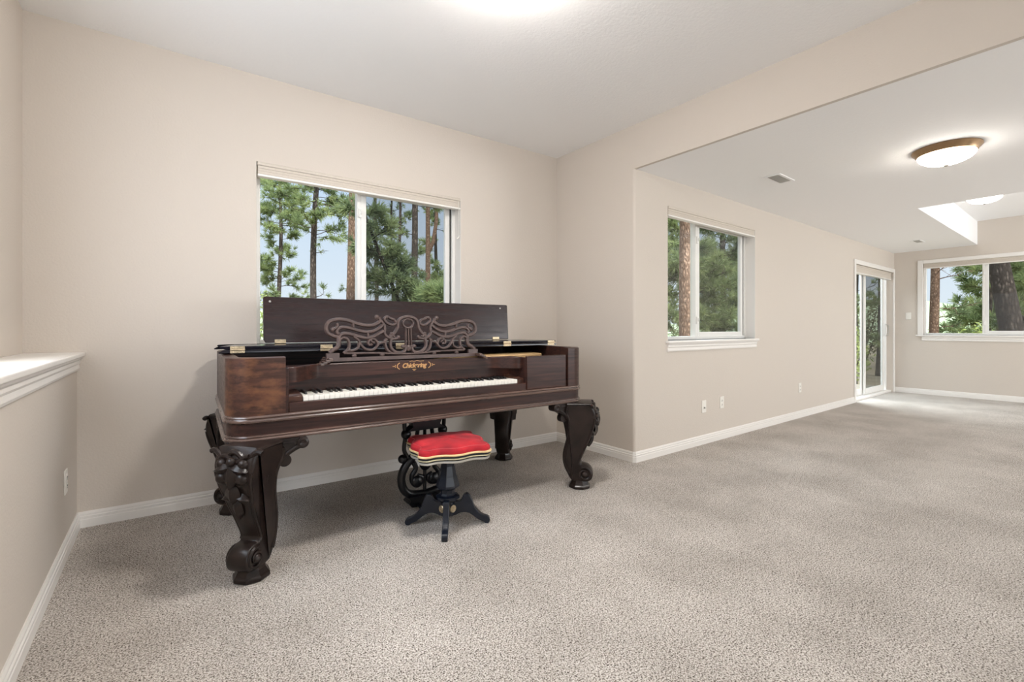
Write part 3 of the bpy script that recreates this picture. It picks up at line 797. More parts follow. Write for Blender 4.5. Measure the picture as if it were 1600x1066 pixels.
# ---- cabriole legs
LEG_OUTER = smooth2([(.080, .592), (.093, .565), (.106, .530), (.112, .490), (.106, .440), (.088, .385), (.064, .320), (.038, .260), (.017, .210), (.009, .182), (.016, .166)], 4)
LEG_SCROLL = smooth2([(.016, .166), (.042, .160), (.068, .147), (.086, .124), (.091, .097), (.083, .071), (.062, .055), (.030, .050), (0, .050), (-.030, .052), (-.052, .058)], 4)
LEG_INNER = smooth2([(-.052, .058), (-.066, .075), (-.080, .102), (-.098, .136), (-.109, .172), (-.113, .210), (-.109, .252), (-.097, .300), (-.083, .350), (-.074, .400), (-.072, .440), (-.082, .480), (-.098, .520), (-.094, .550), (-.080, .590)], 4)
LEG_OUT = LEG_OUTER + LEG_SCROLL[1:] + LEG_INNER[1:]
_ar = sum(LEG_OUT[k - 1][0] * LEG_OUT[k][1] - LEG_OUT[k][0] * LEG_OUT[k - 1][1] for k in range(len(LEG_OUT)))
LEG_SGN = -1.0 if _ar > 0 else 1.0
def leg_t(z):
    tb = [(0, .052), (.05, .052), (.10, .053), (.15, .048), (.20, .047), (.28, .053), (.36, .064), (.44, .078), (.52, .094), (.60, .098)]
    for (z0, a), (z1, b) in zip(tb, tb[1:]):
        if z <= z1: return a + (b - a) * max(0, (z - z0)) / (z1 - z0)
    return tb[-1][1]
def inner_at(z):
    return min(LEG_INNER, key=lambda q_: abs(q_[1] - z))[0]
def superell(n, e):
    out = []
    for j in range(n):
        a = 2 * math.pi * (j + .5) / n; c, s_ = math.cos(a), math.sin(a)
        out.append((math.copysign(abs(c) ** (2 / e), c), math.copysign(abs(s_) ** (2 / e), s_)))
    return out
def make_leg(p, q, sp, sq):
    """sp, sq: signs of the outward diagonal in p and q"""
    dr_ = (Vector((sp, -sq, 0))).normalized(); dt = Vector((-dr_.y, dr_.x, 0)); c = L(p, q, 0)
    F = lambda r, t_, z: c + dr_ * r + dt * t_ + Vector((0, 0, z))
    mb = MB(); nO = len(LEG_OUT)
    nrm = []
    for k_ in range(nO):
        x0, y0 = LEG_OUT[k_ - 1]; x1, y1 = LEG_OUT[(k_ + 1) % nO]; l_ = math.hypot(x1 - x0, y1 - y0) or 1
        nrm.append(((y1 - y0) / l_, -(x1 - x0) / l_))
    rg = []
    for s_, ins in ((-1, .016), (-.985, .009), (-.93, .003), (-.82, 0), (0, -.002), (.82, 0), (.93, .003), (.985, .009), (1, .016)):
        rg.append([F(r_ + nx * ins * LEG_SGN, s_ * leg_t(z), z + nz * ins * LEG_SGN) for (r_, z), (nx, nz) in zip(LEG_OUT, nrm)])
    mb.rings(rg, caps=False)
    for ring_, fl_p in ((rg[0], True), (rg[-1], False)):           # side faces, as strips across the profile
        mb.add(ring_, [tuple(range(nO))])
    leg = mb.build('leg', M['carved'], piano, angle=42)
    # raised beads following both side edges, sunk groove between
    mb = MB()
    for s in (-1, 1):
        mb.tube([F(r_ - .010, s * leg_t(z) * .93, z) for r_, z in LEG_OUTER if .15 < z < .50], .009, 8)
        mb.tube([F(r_ + .014, s * leg_t(z) * .985, z) for r_, z in LEG_INNER if .10 < z < .56], .008, 8)
        mb.tube([F((ro + ri) / 2 - .012, s * leg_t(z) * 1.0, z) for (ro, z), ri in [((r_, z), inner_at(z)) for r_, z in LEG_OUTER] if .20 < z < .46], .006, 8)
    mb.build('edge_bead', M['carved'], leg)
    # brackets along the two adjoining sides of the case
    for ax in (0, 1):
        e_ = Vector((-sp, 0, 0)) if ax == 0 else Vector((0, sq, 0))
        nrm = Vector((0, -sq, 0)) if ax == 0 else Vector((sp, 0, 0))
        cc = L(p + sp * .088, q + sq * (.012 if sq > 0 else .10), 0)
        B = lambda a, b, d, e_=e_, nrm=nrm, cc=cc: cc + e_ * a + Vector((0, 0, b)) - nrm * d
        low = smooth2([(.318, .566), (.306, .543), (.272, .530), (.234, .506), (.205, .472), (.186, .430), (.174, .380), (.166, .330)], 4)
        poly = [(.06, .586), (.312, .586), (.320, .576)] + low + [(.06, .33)]
        mb = MB(); mb.prism(poly, B, .012, .062)
        mb.stroke([(.295, .553), (.270, .543), (.228, .518), (.197, .482), (.176, .436), (.162, .38)], .016, .010, lambda a, b, d: B(a, b, .012 - d))
        mb.stroke([(.195, .535), (.20, .564), (.245, .568), (.268, .562)], .006, .006, lambda a, b, d: B(a, b, .012 - d))
        # scroll end and lobe under the arm
        mb.lathe([(.026, .0), (.026, .062), (.016, .066), (.006, .060)], (0, 0, 0), 20, m=Matrix.Translation(B(.296, .562, .064)) @ nrm.to_track_quat('Z', 'Y').to_matrix().to_4x4())
        mb.lathe([(.028, .0), (.028, .040)], (0, 0, 0), 20, m=Matrix.Translation(B(.222, .486, .060)) @ nrm.to_track_quat('Z', 'Y').to_matrix().to_4x4())
        mb.build('bracket', M['carved'], leg, angle=40)
    # carved ribbon, fruit and leaves on the knee
    mb = MB()
    mb.tube([F(.098 - abs(t_) * .12, t_, .560 + .016 * math.cos(t_ * 60)) for t_ in [k * .01 for k in range(-12, 13)]], .012, 8)
    mb.tube([F(.106 - abs(t_) * .1, t_, .546 + .012 * math.cos(t_ * 60 + 2.2)) for t_ in [k * .01 for k in range(-7, 8)]], .010, 8)
    mb.build('carved_ribbon', M['carved'], leg)
    mb = MB()
    carvings = []
    for r_, t_, z, s in ((.104, -.050, .525, .024), (.104, .050, .525, .024), (.108, -.046, .468, .027), (.108, .046, .468, .027), (.114, 0, .535, .020)):
        mb = MB(); mb.sphere(F(r_, t_, z), s, 14, 10); mb.build('carved_fruit', M['carved'], leg)
    mb = MB()
    def leafy(r0, t0, z0, r1, t1, z1, w, th=.014):
        a = F(r0, t0, z0); b = F(r1, t1, z1); d = (b - a); ln = d.length; d.normalize()
        s_ = d.cross(dr_).normalized(); nn = s_.cross(d).normalized(); rg = []
        for i in range(9):
            k = i / 8; ww = w * math.sin(math.pi * min(1, k * .92 + .08)) ** .7 + .001
            cp = a + d * (ln * k) + nn * (.010 * math.sin(math.pi * k))
            rg.append([cp - s_ * ww, cp - s_ * ww * .5 + nn * th * .7, cp + nn * th * 1.3, cp + s_ * ww * .5 + nn * th * .7, cp + s_ * ww, cp - nn * th])
        mb.rings(rg)
    leafy(.114, 0, .520, .112, 0, .425, .030); leafy(.106, 0, .435, .090, 0, .360, .036)
    leafy(.113, 0, .515, .108, .078, .498, .020); leafy(.113, 0, .515, .108, -.078, .498, .020)
    leafy(.090, 0, .390, .078, .062, .372, .020); leafy(.090, 0, .390, .078, -.062, .372, .020)
    leafy(.082, 0, .368, .050, 0, .285, .024)
    mb.build('carved_leaf', M['carved'], leg)
    # volutes on both cheeks of the scroll foot
    mb = MB()
    for s in (-1, 1):
        c0 = (.036, .104)
        ring_ = []
        for k in range(40):
            a = 2.0 - k * .33; rr_ = .046 * (1 - k / 44)
            ring_.append(F(c0[0] + rr_ * math.cos(a), s * (.049 + .010 * k / 40), c0[1] + rr_ * math.sin(a)))
        mb.tube(ring_, [.0095 * (1 - k / 60) for k in range(40)], 7)
        mb.lathe([(.020, -.012), (.020, .004), (.014, .012), (.003, .016)], (0, 0, 0), 16, m=Matrix.Translation(F(c0[0], s * .055, c0[1])) @ (dt * s).to_track_quat('Z', 'Y').to_matrix().to_4x4())
    mb.build('scroll_foot', M['carved'], leg, angle=50)
    mb = MB(); mb.lathe([(.070, 0), (.076, .004), (.076, .018), (.068, .026), (.058, .044), (.053, .062)], tuple(c), 8, a0=math.atan2(dr_.y, dr_.x) + math.pi / 8)
    mb.build('foot_block', M['carved'], leg, smooth=False, bevel=.003)
    return leg
make_leg(-2.728, 1.105, -1, 1)
make_leg(-.752, 1.085, 1, 1)
make_leg(-2.742, .215, -1, -1)
make_leg(-.800, .220, 1, -1)

# ---- fretwork music desk
desk_e = L(-1.905, .868, .914)
DLEAN = math.atan2(.02, .25)
dm = Matrix.Translation(desk_e) @ Matrix.Rotation(-DLEAN, 4, 'X')
SX, SZ = .462 / 1380., .250 / 735.
def dp(x, y): return ((x - 1505) * SX, (872 - y) * SZ)
def fd(mir): return lambda a, b, d: dm @ Vector((a * mir, -d, b))
strokes = [
    ([(1010, 225), (965, 265), (880, 298), (760, 300), (620, 272), (480, 225), (330, 208), (200, 240), (145, 330), (170, 420), (250, 470), (320, 480)], 44),
    ([(330, 440), (300, 400), (345, 345), (430, 335), (540, 355), (650, 388), (780, 410), (900, 392), (1000, 340), (1060, 285)], 40),
    ([(340, 520), (345, 470), (410, 432), (520, 445), (640, 482), (760, 506), (880, 488), (980, 440), (1065, 395)], 42),
    ([(990, 170), (1010, 215), (1070, 280), (1085, 360), (1080, 430), (1125, 490), (1190, 520)], 36),
    ([(320, 480), (335, 570), (310, 650), (240, 690), (190, 740)], 50),
    ([(345, 530), (400, 498), (470, 530), (495, 610), (470, 690), (400, 745)], 34),
    ([(560, 480), (640, 540), (690, 630), (760, 690), (860, 705), (935, 660), (955, 590), (905, 530), (835, 535), (795, 590), (830, 630)], 32),
    ([(650, 580), (635, 660), (570, 700), (500, 710)], 30),
    ([(930, 670), (990, 600), (1075, 580)], 30),
    ([(1110, 520), (1088, 600), (1115, 700), (1190, 765), (1260, 770)], 34),
    ([(1215, 500), (1180, 580), (1185, 670), (1240, 735), (1330, 765), (1420, 745), (1445, 680), (1400, 650)], 40),
    ([(1180, 490), (1260, 420), (1310, 340), (1320, 270), (1345, 205), (1420, 160), (1505, 148)], 38),
    ([(1250, 500), (1215, 460), (1170, 490), (1200, 530), (1290, 520), (1330, 500)], 34),
    ([(420, 745), (600, 752), (900, 756), (1200, 775), (1505, 790)], 28),
    ([(300, 270), (315, 310), (280, 350), (235, 350)], 34),
    ([(560, 270), (565, 330)], 30), ([(790, 405), (800, 490)], 30),
    ([(840, 520), (850, 560), (900, 590)], 26),
]
loops = [([(1085, 190), (1130, 155), (1195, 185), (1255, 205), (1285, 260), (1225, 292), (1150, 272), (1100, 232)], 34)]
balls = [(955, 165, 42), (1120, 165, 32), (240, 370, 36), (1200, 440, 30), (1320, 500, 32), (570, 790, 40), (1030, 785, 44), (1400, 660, 34), (850, 620, 26), (1080, 560, 28), (490, 700, 34)]
mb = MB()
for mir in (1, -1):
    f_ = fd(mir)
    for pts, w in strokes: mb.stroke([dp(*q_) for q_ in pts], w * SX * 1.35, .018, f_, 5)
    for pts, w in loops: mb.stroke([dp(*q_) for q_ in pts], w * SX * 1.3, .018, f_, 5, closed=True)
    for x, y, r_ in balls:
        a, b = dp(x, y); mb.sphere(f_(a, b, .008), (r_ * SX, .012, r_ * SX), 10, 8)
    mb.prism([dp(130, 740), dp(330, 740), dp(330, 872), dp(140, 872)] if mir > 0 else [dp(130, 740), dp(140, 872), dp(330, 872), dp(330, 740)], f_, 0, .018)
fc = fd(1)
mb.stroke([dp(1505 + 95 * math.cos(k * math.pi / 6), 265 - 78 * math.sin(k * math.pi / 6)) for k in range(12)], 34 * SX, .016, fc, 3, closed=True)
for dx in (-45, 0, 45): mb.stroke([dp(1505 + dx, 330), dp(1505 + dx * 1.1, 600), dp(1505 + dx * 1.1, 680)], 30 * SX, .016, fc, 2)
mb.sphere(fc(*dp(1505, 690), .008), (.022, .012, .018), 12, 8)
mb.stroke([dp(1395, 680), dp(1450, 650), dp(1505, 668), dp(1560, 650), dp(1615, 680)], 40 * SX, .016, fc, 4)
a0, b0 = dp(130, 872); mb.prism([(a0, 0), (-a0, 0), (-a0, .020), (a0, .020)], fc, -.004, .020)
desk = mb.build('music_desk', M['fret'], piano, angle=45)
for s in (-1, 1):
    mb = MB()
    for k in range(4):
        mb.box(*sorted((desk_e.x + s * (.440 + k * .014), desk_e.x + s * (.458 + k * .014))), desk_e.y - .075 + .0 * k, desk_e.y - .01 + .035 * (3 - k), .900 + .007 * (3 - k) - .0, .912 + .008 * (3 - k))
    mb.build('desk_slide', M['moulding'], desk, bevel=.002)

# ---- pedal lyre
ly = lambda a, z, d=0.0: L(-1.795 + a, .85 + d, z)
mb = MB()
fl_ = lambda a, b, d: ly(a, b, d)
for s in (-1, 1):
    mb.tube([ly(s * a, z) for a, z in smooth2([(.050, .352), (.085, .322), (.120, .285), (.146, .230), (.140, .165), (.105, .120), (.050, .105), (.0, .10)], 5)], .024, 12)
    mb.sphere(ly(s * .140, .328), .026, 14, 10)
    mb.tube([ly(s * a, z, .006) for a, z in smooth2([(.075, .30), (.06, .26), (.085, .22), (.075, .175), (.035, .165), (.02, .20), (.045, .215)], 5)], .015, 10)
    mb.sphere(ly(s * .055, .185, .015), (.036, .02, .036), 14, 10)
    mb.tube([ly(s * a, z) for a, z in smooth2([(.05, .35), (.055, .42), (.045, .50), (.06, .585)], 4)], .013, 8)
    mb.tube([ly(s * a, z) for a, z in smooth2([(.10, .32), (.13, .38), (.122, .46), (.128, .53), (.118, .586)], 4)], .013, 8)
    mb.sphere(ly(s * .118, .470), .030, 12, 8)
mb.tube([ly(0, .10), ly(0, .20), ly(0, .33), ly(0, .45), ly(0, .585)], .011, 8)
mb.sphere(ly(0, .29, .01), (.04, .022, .05), 14, 10)
mb.prism([(-.15, .586), (.15, .586), (.10, .550), (.085, .515), (.12, .49), (-.12, .49), (-.085, .515), (-.10, .550)], fl_, -.035, .035)
mb.prism([(-.115, .105), (.115, .105), (.105, .085), (.118, .072), (.10, .050), (.04, .042), (.03, .022), (-.03, .022), (-.04, .042), (-.10, .050), (-.118, .072), (-.105, .085)], fl_, -.045, .045)
lyre = mb.build('pedal_lyre', M['lyre_black'], piano, angle=45)
for a in (-.06, .06):
    mb = MB(); mb.tube([ly(a, .060, .03), ly(a, .055, .07), ly(a, .045, .105)], [.010, .011, .014], 8)
    mb.sphere(ly(a, .043, .125), (.024, .034, .011), 14, 8); mb.build('pedal', M['lyre_black'], lyre)

# ------------------------------------------------------------------ piano stool
ST = W(-1.768, 1.10)
stool = empty('piano_stool', ST, ANG)
tag(stool, 'black pedestal piano stool with crimson velvet seat and gilt edging in front of the piano', 'stool')
def seat_outline(off=0.0, n=96, hs=.196):
    pts = []
    rot = R(-12)
    for i in range(n):
        k = (i / n) * 4; side = int(k); s = (k - side) * 2 - 1
        d = hs + off + .013 * math.cos(s * math.pi * 2 * .98) - .030 * max(0, abs(s) - .80) / .2
        x, y = d, s * (hs + off) * .99
        if abs(s) > .86:
            y = math.copysign((hs + off) * (.86 + (abs(s) - .86) * .62), s)
        a = side * math.pi / 2 + rot
        pts.append((x * math.cos(a) - y * math.sin(a), x * math.sin(a) + y * math.cos(a)))
    return pts
def seat_ring(name, prof, mat, parent):
    mb = MB(); rg = [[Vector((x, y, z)) for x, y in seat_outline(off)] for off, z in prof]
    mb.rings(rg); return mb.build(name, mat, parent, angle=50)
frame = seat_ring('seat_frame', [(-.06, .385), (-.018, .388), (-.010, .394), (-.010, .402), (-.004, .406), (-.004, .416), (.001, .420), (.001, .434), (-.02, .440)], M['stool_black'], stool)
seat_ring('gilt_line', [(-.006, .428), (.003, .428), (.0055, .4325), (.003, .438), (-.006, .438)], M['gilt'], frame)
seat_ring('gilt_line', [(-.008, .410), (.000, .410), (.0025, .4135), (.000, .417), (-.008, .417)], M['gilt_pale'], frame)
seat_ring('gilt_line', [(-.016, .391), (-.006, .391), (-.0025, .397), (-.006, .402), (-.016, .402)], M['gilt_silver'], frame)
mb = MB(); rg = []
oc = seat_outline(0.0)
for sc2, z in ((.985, .437), (.99, .450), (.965, .462), (.90, .470), (.78, .476), (.6, .480), (.4, .482), (.2, .4825), (.02, .483)):
    kc = max(0.0, min(1.0, (.97 - sc2) / .45)); ring_ = []
    for x, y in oc:
        r_ = math.hypot(x, y); k_ = sc2 * ((1 - kc) + kc * .205 / r_)
        ring_.append(Vector((x * k_, y * k_, z - .003 * math.sin(x * 23 + 1) * math.sin(y * 19) * (1 - sc2))))
    rg.append(ring_)
mb.rings(rg); cush = mb.build('seat_cushion', M['velvet'], stool, angle=80)
mb = MB(); pts = [Vector((x * .93, y * .93, .4675)) for x, y in oc]
rg = [[p + Vector((math.cos(k * 2.094) * .0018, 0, math.sin(k * 2.094) * .0018)) for k in range(3)] for p in pts]
mb.loop(rg); mb.build('piping', plain('pale_red_piping', (.62, .10, .11), .6), cush)
mb = MB()
mb.lathe([(.11, .388), (.11, .372), (.055, .366), (.036, .350), (.038, .325), (.050, .27), (.065, .222), (.066, .210), (.058, .203), (.040, .196), (.038, .172), (.045, .164), (.066, .158), (.067, .143), (.052, .135), (.044, .128), (.044, .052), (.030, .046)], (0, 0, 0), 8, a0=R(9))
mb.build('column', M['stool_black'], stool, smooth=False, bevel=.002)
legp = smooth2([(.030, .132), (.060, .126), (.078, .140), (.088, .160), (.106, .168), (.122, .158), (.135, .132), (.148, .098), (.170, .066), (.198, .046), (.222, .038), (.234, .026), (.234, .010), (.226, .0), (.212, .0), (.200, .010), (.172, .022), (.140, .046), (.108, .064), (.070, .062), (.045, .050), (.030, .050)], 3)
for k in range(4):
    a = R(-31.0 + 90 * k); ca, sa = math.cos(a), math.sin(a)
    mb = MB(); mb.prism(legp, lambda r_, z, d: Vector((r_ * ca - d * sa, r_ * sa + d * ca, z)), -.016, .016)
    mb.build('leg', M['stool_black'], stool, bevel=.005, angle=40, seg=3)
    a2 = a + R(45)
    mb = MB(); mb.lathe([(.002, .009), (.008, .009), (.010, .006), (.017, .007), (.021, .003), (.021, 0)][::-1], (0, 0, 0), 16, m=Matrix.Translation((.043 * math.cos(a2), .043 * math.sin(a2), .092)) @ Matrix.Rotation(a2, 4, 'Z') @ Matrix.Rotation(R(90), 4, 'Y'))
    mb.build('rosette', M['brass'], stool)

# ------------------------------------------------------------------ outdoors
mb = MB(); mb.prism([(XF + .5, -30), (160, -60), (160, 160), (-60, 160), (-60, 3.9), (-.9, 3.9), (3.1, 3.75), (3.4, 2.75), (XF + .5, 2.70)], lambda a, b, d: (a, b, d), -1.6, -.9)
struct(mb.build('ground', M['ground'], smooth=False))
mb = MB(); mb.box(7.2, 11.4, 2.62, 5.6, -.95, -.06); struct(mb.build('patio', M['patio'], smooth=False))
rnd = random.Random(5)
mb = MB(); rows = []
for i, rr_ in enumerate((70, 85, 100, 120)):
    hgt = (-.9, 3.0, 5.6, 3.0)[i]; row = []
    for k in range(70):
        a = R(-35 + 150 * k / 69)
        hh = hgt * (.72 + .3 * math.sin(k * .37) + .16 * math.sin(k * 1.1 + 2)) if hgt > 0 else -.9
        row.append(Vector((rr_ * math.cos(a), rr_ * math.sin(a), hh)))
    rows.append(row)
mb.rings(rows, closed_ring=False); struct(mb.build('hills', M['hill']))

def tuft(V, Fc, c, d, ln, n, wd, rnd):
    """a spray of needles around direction d"""
    a = Vector((0, 0, 1)) if abs(d.z) < .9 else Vector((1, 0, 0)); u = d.cross(a).normalized(); w = d.cross(u)
    for _ in range(n):
        ph = rnd.random() * 6.283; sp = rnd.uniform(.15, 1.25)
        nd = (d * math.cos(sp) + (u * math.cos(ph) + w * math.sin(ph)) * math.sin(sp)).normalized()
        s = nd.cross(Vector((rnd.uniform(-1, 1), rnd.uniform(-1, 1), rnd.uniform(-1, 1)))).normalized() * wd
        l = ln * rnd.uniform(.7, 1.15); b = len(V)
        V += [tuple(c - s), tuple(c + s), tuple(c + nd * l + s * .3), tuple(c + nd * l - s * .3)]; Fc.append((b, b + 1, b + 2, b + 3))

def tree(name, label, x, y, r0, h, lean=(0, 0), z0=-.95, crown=(2.0, 9.0), nb=30, bl=1.2, bark_='bark_grey', ndl='needle', seed=1, dens=1.0, ln=.20, wd=.012, up=.1, group='pines outside the windows', fork=None, dead=0, az=None, bend=.06):
    rnd = random.Random(seed); r = empty(name, (x, y, z0))
    n = 12; tr = MB()
    cen = []
    for i in range(n + 1):
        k = i / n
        cen.append(Vector((lean[0] * k + bend * math.sin(k * 7 + seed), lean[1] * k + bend * math.cos(k * 6 + seed * 2), h * k)))
    def cpos(z):
        k = max(0, min(.9999, z / h)) * n; i = int(k); return cen[i].lerp(cen[i + 1], k - i)
    tr.tube(cen, [r0 * (1.18 if i == 0 else 1.0) * (1 - .5 * (i / n) ** 1.5) for i in range(n + 1)], 12)
    V, Fc = [], []
    if fork:
        zf, side, ang_ = fork
        b0 = cpos(zf); tr.tube([b0, b0 + Vector((side[0] * .35, side[1] * .35, .5)), b0 + Vector((side[0] * .55, side[1] * .55, 1.4)), b0 + Vector((side[0] * .75, side[1] * .75, h - zf))], [r0 * .75, r0 * .7, r0 * .65, r0 * .4], 10)
    for i in range(nb + dead):
        isd = i >= nb
        z = rnd.uniform(*crown) if not isd else rnd.uniform(.5, crown[1])
        k = (z - crown[0]) / max(.1, crown[1] - crown[0])
        L_ = bl * rnd.uniform(.6, 1.15) * (1.1 - .45 * max(0, k)) * (.6 if isd else 1)
        a = rnd.uniform(0, 6.283) if az is None else rnd.uniform(*az)
        p = cpos(z); d = Vector((math.cos(a), math.sin(a), rnd.uniform(-.12, .28) + up)).normalized()
        pts = [p]; seg = 6
        for s in range(seg):
            d = (d + Vector((rnd.uniform(-.25, .25), rnd.uniform(-.25, .25), rnd.uniform(-.18, .22)))).normalized()
            pts.append(pts[-1] + d * (L_ / seg))
        rb_ = max(.010, r0 * .17 * rnd.uniform(.6, 1.1))
        tr.tube(pts, [rb_ * (1 - .75 * s / seg) for s in range(seg + 1)], 5)
        for s in range(2, seg + 1):
            dd = (pts[s] - pts[s - 1]).normalized()
            for _ in range(2 if isd else 3):
                if isd and rnd.random() < .75: 
                    q_ = pts[s] + Vector((rnd.uniform(-1, 1), rnd.uniform(-1, 1), rnd.uniform(-.4, 1))) * .22
                    tr.tube([pts[s], q_], [.006, .003], 4); continue
                if rnd.random() > .85 * dens: continue
                td = (dd + Vector((rnd.uniform(-.9, .9), rnd.uniform(-.9, .9), rnd.uniform(-.5, .9)))).normalized()
                e_ = pts[s] + td * rnd.uniform(.08, .34)
                tr.tube([pts[s], e_], [.006, .003], 4)
                tuft(V, Fc, e_, td, ln, 22, wd, rnd)
                if rnd.random() < .7: tuft(V, Fc, e_ - td * .10, (td + Vector((rnd.uniform(-1, 1), rnd.uniform(-1, 1), .2))).normalized(), ln * .9, 14, wd, rnd)
    tr.build('trunk', M[bark_], r)
    if V:
        f = MB(); f.v = V; f.f = Fc; f.mi = [0] * len(Fc)
        me = bpy.data.meshes.new('foliage'); me.from_pydata(V, [], Fc); me.materials.append(M[ndl])
        o = bpy.data.objects.new('foliage', me); COL.objects.link(o); o.parent = r
    return tag(r, label, 'tree', group)

def shrub(name, label, x, y, rad, hgt, mat, n=900, seed=1, z0=-.92, leaf_=.07, group='shrubs outside the windows'):
    rnd = random.Random(seed); r = empty(name, (x, y, z0)); V, Fc = [], []; st = MB()
    for _ in range(9):
        a = rnd.uniform(0, 6.283); k = rnd.uniform(.2, .8)
        st.tube([(0, 0, 0), (rad * .3 * k * math.cos(a), rad * .3 * k * math.sin(a), hgt * .35), (rad * k * math.cos(a), rad * k * math.sin(a), hgt * .8)], [.03, .022, .008], 5)
    for _ in range(n):
        a = rnd.uniform(0, 6.283); t_ = rnd.uniform(-1, 1); k = rnd.random() ** .4
        lump = .8 + .25 * math.sin(a * 3 + seed) * math.cos(t_ * 4)
        c = Vector((rad * k * lump * math.sqrt(1 - t_ * t_) * math.cos(a), rad * k * lump * math.sqrt(1 - t_ * t_) * math.sin(a), hgt * .55 + hgt * .48 * t_ * k * lump))
        if c.z < .02: c.z = .02
        u = Vector((rnd.uniform(-1, 1), rnd.uniform(-1, 1), rnd.uniform(-1, 1))).normalized(); w = u.cross(Vector((rnd.uniform(-1, 1), rnd.uniform(-1, 1), rnd.uniform(-1, 1)))).normalized()
        b = len(V); s = leaf_ * rnd.uniform(.6, 1.3)
        V += [tuple(c - u * s), tuple(c + w * s * .45), tuple(c + u * s), tuple(c - w * s * .45)]; Fc.append((b, b + 1, b + 2, b + 3))
    st.build('stem', M['bark_grey'], r)
    me = bpy.data.meshes.new('foliage'); me.from_pydata(V, [], Fc); me.materials.append(M[mat])
    o = bpy.data.objects.new('foliage', me); COL.objects.link(o); o.parent = r
    return tag(r, label, 'shrub', group)

# seen through the window behind the piano
tree('pine_tree', 'slender young pine with whorls of bright needles at the left of the piano window', 4.80, 26.5, .12, 10.6, crown=(2.8, 10.6), nb=50, bl=1.6, seed=3, dens=.95, ln=.28, wd=.016)
tree('pine_tree', 'grey-barked pine in the middle of the left pane of the piano window', 4.75, 19.6, .135, 12, lean=(.25, 0), crown=(5.6, 9.5), nb=36, bl=1.9, seed=8, dens=.9, dead=8, ln=.24, wd=.014)
tree('pine_tree', 'bare reddish trunk against the middle bar of the piano window', 3.84, 12.10, .125, 10, lean=(.14, 0), crown=(7.5, 9.5), nb=8, bl=1.0, bark_='bark_red', seed=4, bend=.02)
tree('pine_tree', 'thin grey pine at the left side of the right pane of the piano window', 8.80, 23.4, .114, 12.5, crown=(3.4, 11), nb=18, bl=1.4, bark_='bark_grey', ndl='needle_dark', seed=6, dens=.8, dead=10)
tree('pine_tree', 'very thin pole pine, left of two thin trunks in the right pane behind the piano', 11.4, 27.5, .09, 13, crown=(3.6, 12), nb=12, bl=1.1, bark_='bark_dark', ndl='needle_dark', seed=7, dens=.7, dead=8)
tree('pine_tree', 'thin mid-brown pine, right of two thin trunks in the right pane of the piano window', 8.96, 20.82, .085, 11, crown=(4.0, 10), nb=14, bl=1.2, ndl='needle_dark', seed=9, dens=.8, dead=6)
tree('pine_tree', 'stout straight pine right of centre in the right pane of the piano window', 6.51, 13.89, .115, 11, crown=(6.0, 9.5), nb=14, bl=1.3, bark_='bark_grey', seed=10, dead=6, bend=.03)
tree('leaning_pine', 'pine leaning to the left across the right pane of the piano window', 5.22, 9.80, .055, 5.2, lean=(-1.70, .68), crown=(2.5, 4.7), nb=22, bl=.50, bark_='bark_dark', ndl='needle_dark', seed=11, dens=1.0, bend=.05)
tree('pine_tree', 'forked reddish pine near the right edge of the piano window', 9.0, 17.95, .122, 11, lean=(.1, 0), crown=(7.5, 10.5), nb=10, bl=1.2, bark_='bark_red', seed=12, fork=(5.3, (.55, -.35), 0), dead=5, bend=.03)
tree('pine_tree', 'dark slim pine at the far right edge of the piano window', 11.6, 22.0, .10, 11.5, crown=(3.5, 11), nb=22, bl=1.1, bark_='bark_dark', ndl='needle', seed=13, dead=5)
tree('young_pine', 'low bushy pine with long needles at the lower right of the piano window', 4.63, 8.5, .04, 2.65, crown=(1.3, 2.6), nb=34, bl=.56, seed=14, dens=1.1, ln=.26)
shrub('shrub', 'yellow-green shrub at the lower left of the piano window', 2.35, 17.2, 1.5, 3.4, 'shrub_leaf', 1500, 2)
shrub('shrub', 'pale green shrub low between the left trunks of the piano window', 6.9, 27.5, 2.4, 3.6, 'shrub_leaf', 1500, 3)
shrub('shrub', 'olive shrub low behind the right trunks of the piano window', 15.9, 34.0, 3.2, 4.2, 'shrub_olive', 1600, 4)
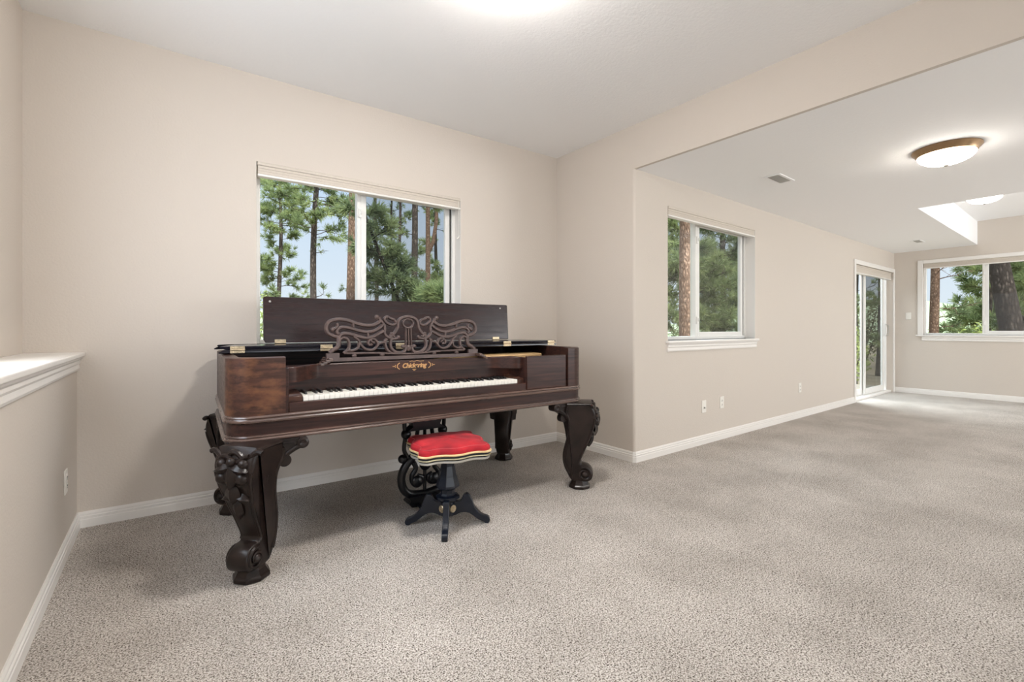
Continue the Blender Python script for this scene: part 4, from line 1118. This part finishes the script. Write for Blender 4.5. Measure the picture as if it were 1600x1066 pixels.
# seen through the window in the right wall
tree('ponderosa_pine', 'thick reddish pine trunk in the left pane of the right-wall window', 8.19, 5.08, .155, 9, crown=(6.0, 8.5), nb=8, bl=1.0, bark_='bark_red', seed=21, bend=.015)
tree('pine_tree', 'bright bushy pine left of the thick trunk in the right-wall window', 13.95, 8.66, .08, 8.5, crown=(.8, 8.3), nb=95, bl=1.5, seed=22, dens=1.1, ln=.24, wd=.014)
tree('pine_tree', 'dense dark pine filling the right pane of the right-wall window', 18.6, 9.95, .12, 11.0, crown=(.7, 10.6), nb=120, bl=2.05, ndl='needle', seed=23, dens=1.1, ln=.30, wd=.018)
tree('pine_tree', 'green pine closing the gap at the right of the right-wall window', 29.5, 13.3, .15, 15, crown=(.7, 14.5), nb=80, bl=2.6, ndl='needle_dark', seed=24, dens=1.0, ln=.40, wd=.026)
# seen through the sliding door
tree('pine_tree', 'dark pine trunk behind the left glass of the sliding door', 18.08, 5.16, .10, 10, crown=(1.5, 9), nb=24, bl=1.0, bark_='bark_dark', seed=31, dens=.9)
tree('pine_tree', 'brown pine trunk behind the right glass of the sliding door', 23.9, 5.97, .13, 11.5, crown=(6.5, 10.5), nb=12, bl=1.0, bark_='bark_grey', ndl='needle_dark', seed=32)
shrub('shrub', 'olive brush filling the lower glass of the sliding door', 27.3, 7.5, 1.8, 3.8, 'shrub_olive', 2200, 5)
shrub('shrub', 'green brush low behind the left glass of the sliding door', 15.4, 4.55, .6, 2.2, 'shrub_leaf', 1000, 6)
# seen through the far window
tree('ponderosa_pine', 'reddish pine trunk with bare crooked limbs at the left of the far window', 18.71, 3.34, .125, 9, crown=(3.6, 7.0), nb=3, bl=1.3, bark_='bark_red', ndl='needle_dark', seed=41, dead=12, az=(-2.2, -.9), bend=.03)
tree('leaning_pine', 'big rough-barked pine leaning left at the right edge of the far window', 17.05, 1.36, .235, 9, lean=(-.5, 1.05), crown=(6, 8.5), nb=8, bl=1.2, bark_='bark_grey', seed=42, bend=.03)
tree('pine_tree', 'reddish pine standing well behind the big leaning trunk of the far window', 27.47, 2.80, .14, 11, crown=(1.2, 10), nb=40, bl=1.3, bark_='bark_red', seed=43, ln=.26, wd=.018)
tree('pine_tree', 'green pine behind the middle bar of the far window', 22.0, 2.58, .09, 9, crown=(1.4, 8.7), nb=34, bl=.95, seed=44, ln=.26, wd=.016)
tree('pine_tree', 'dense pine behind the lower right pane of the far window', 36.0, 3.05, .15, 13, crown=(.6, 12), nb=100, bl=2.4, seed=45, ln=.38, wd=.026)
shrub('shrub', 'yellow-green shrub low in the left pane of the far window', 20.3, 2.62, .60, 2.25, 'shrub_leaf', 900, 7)
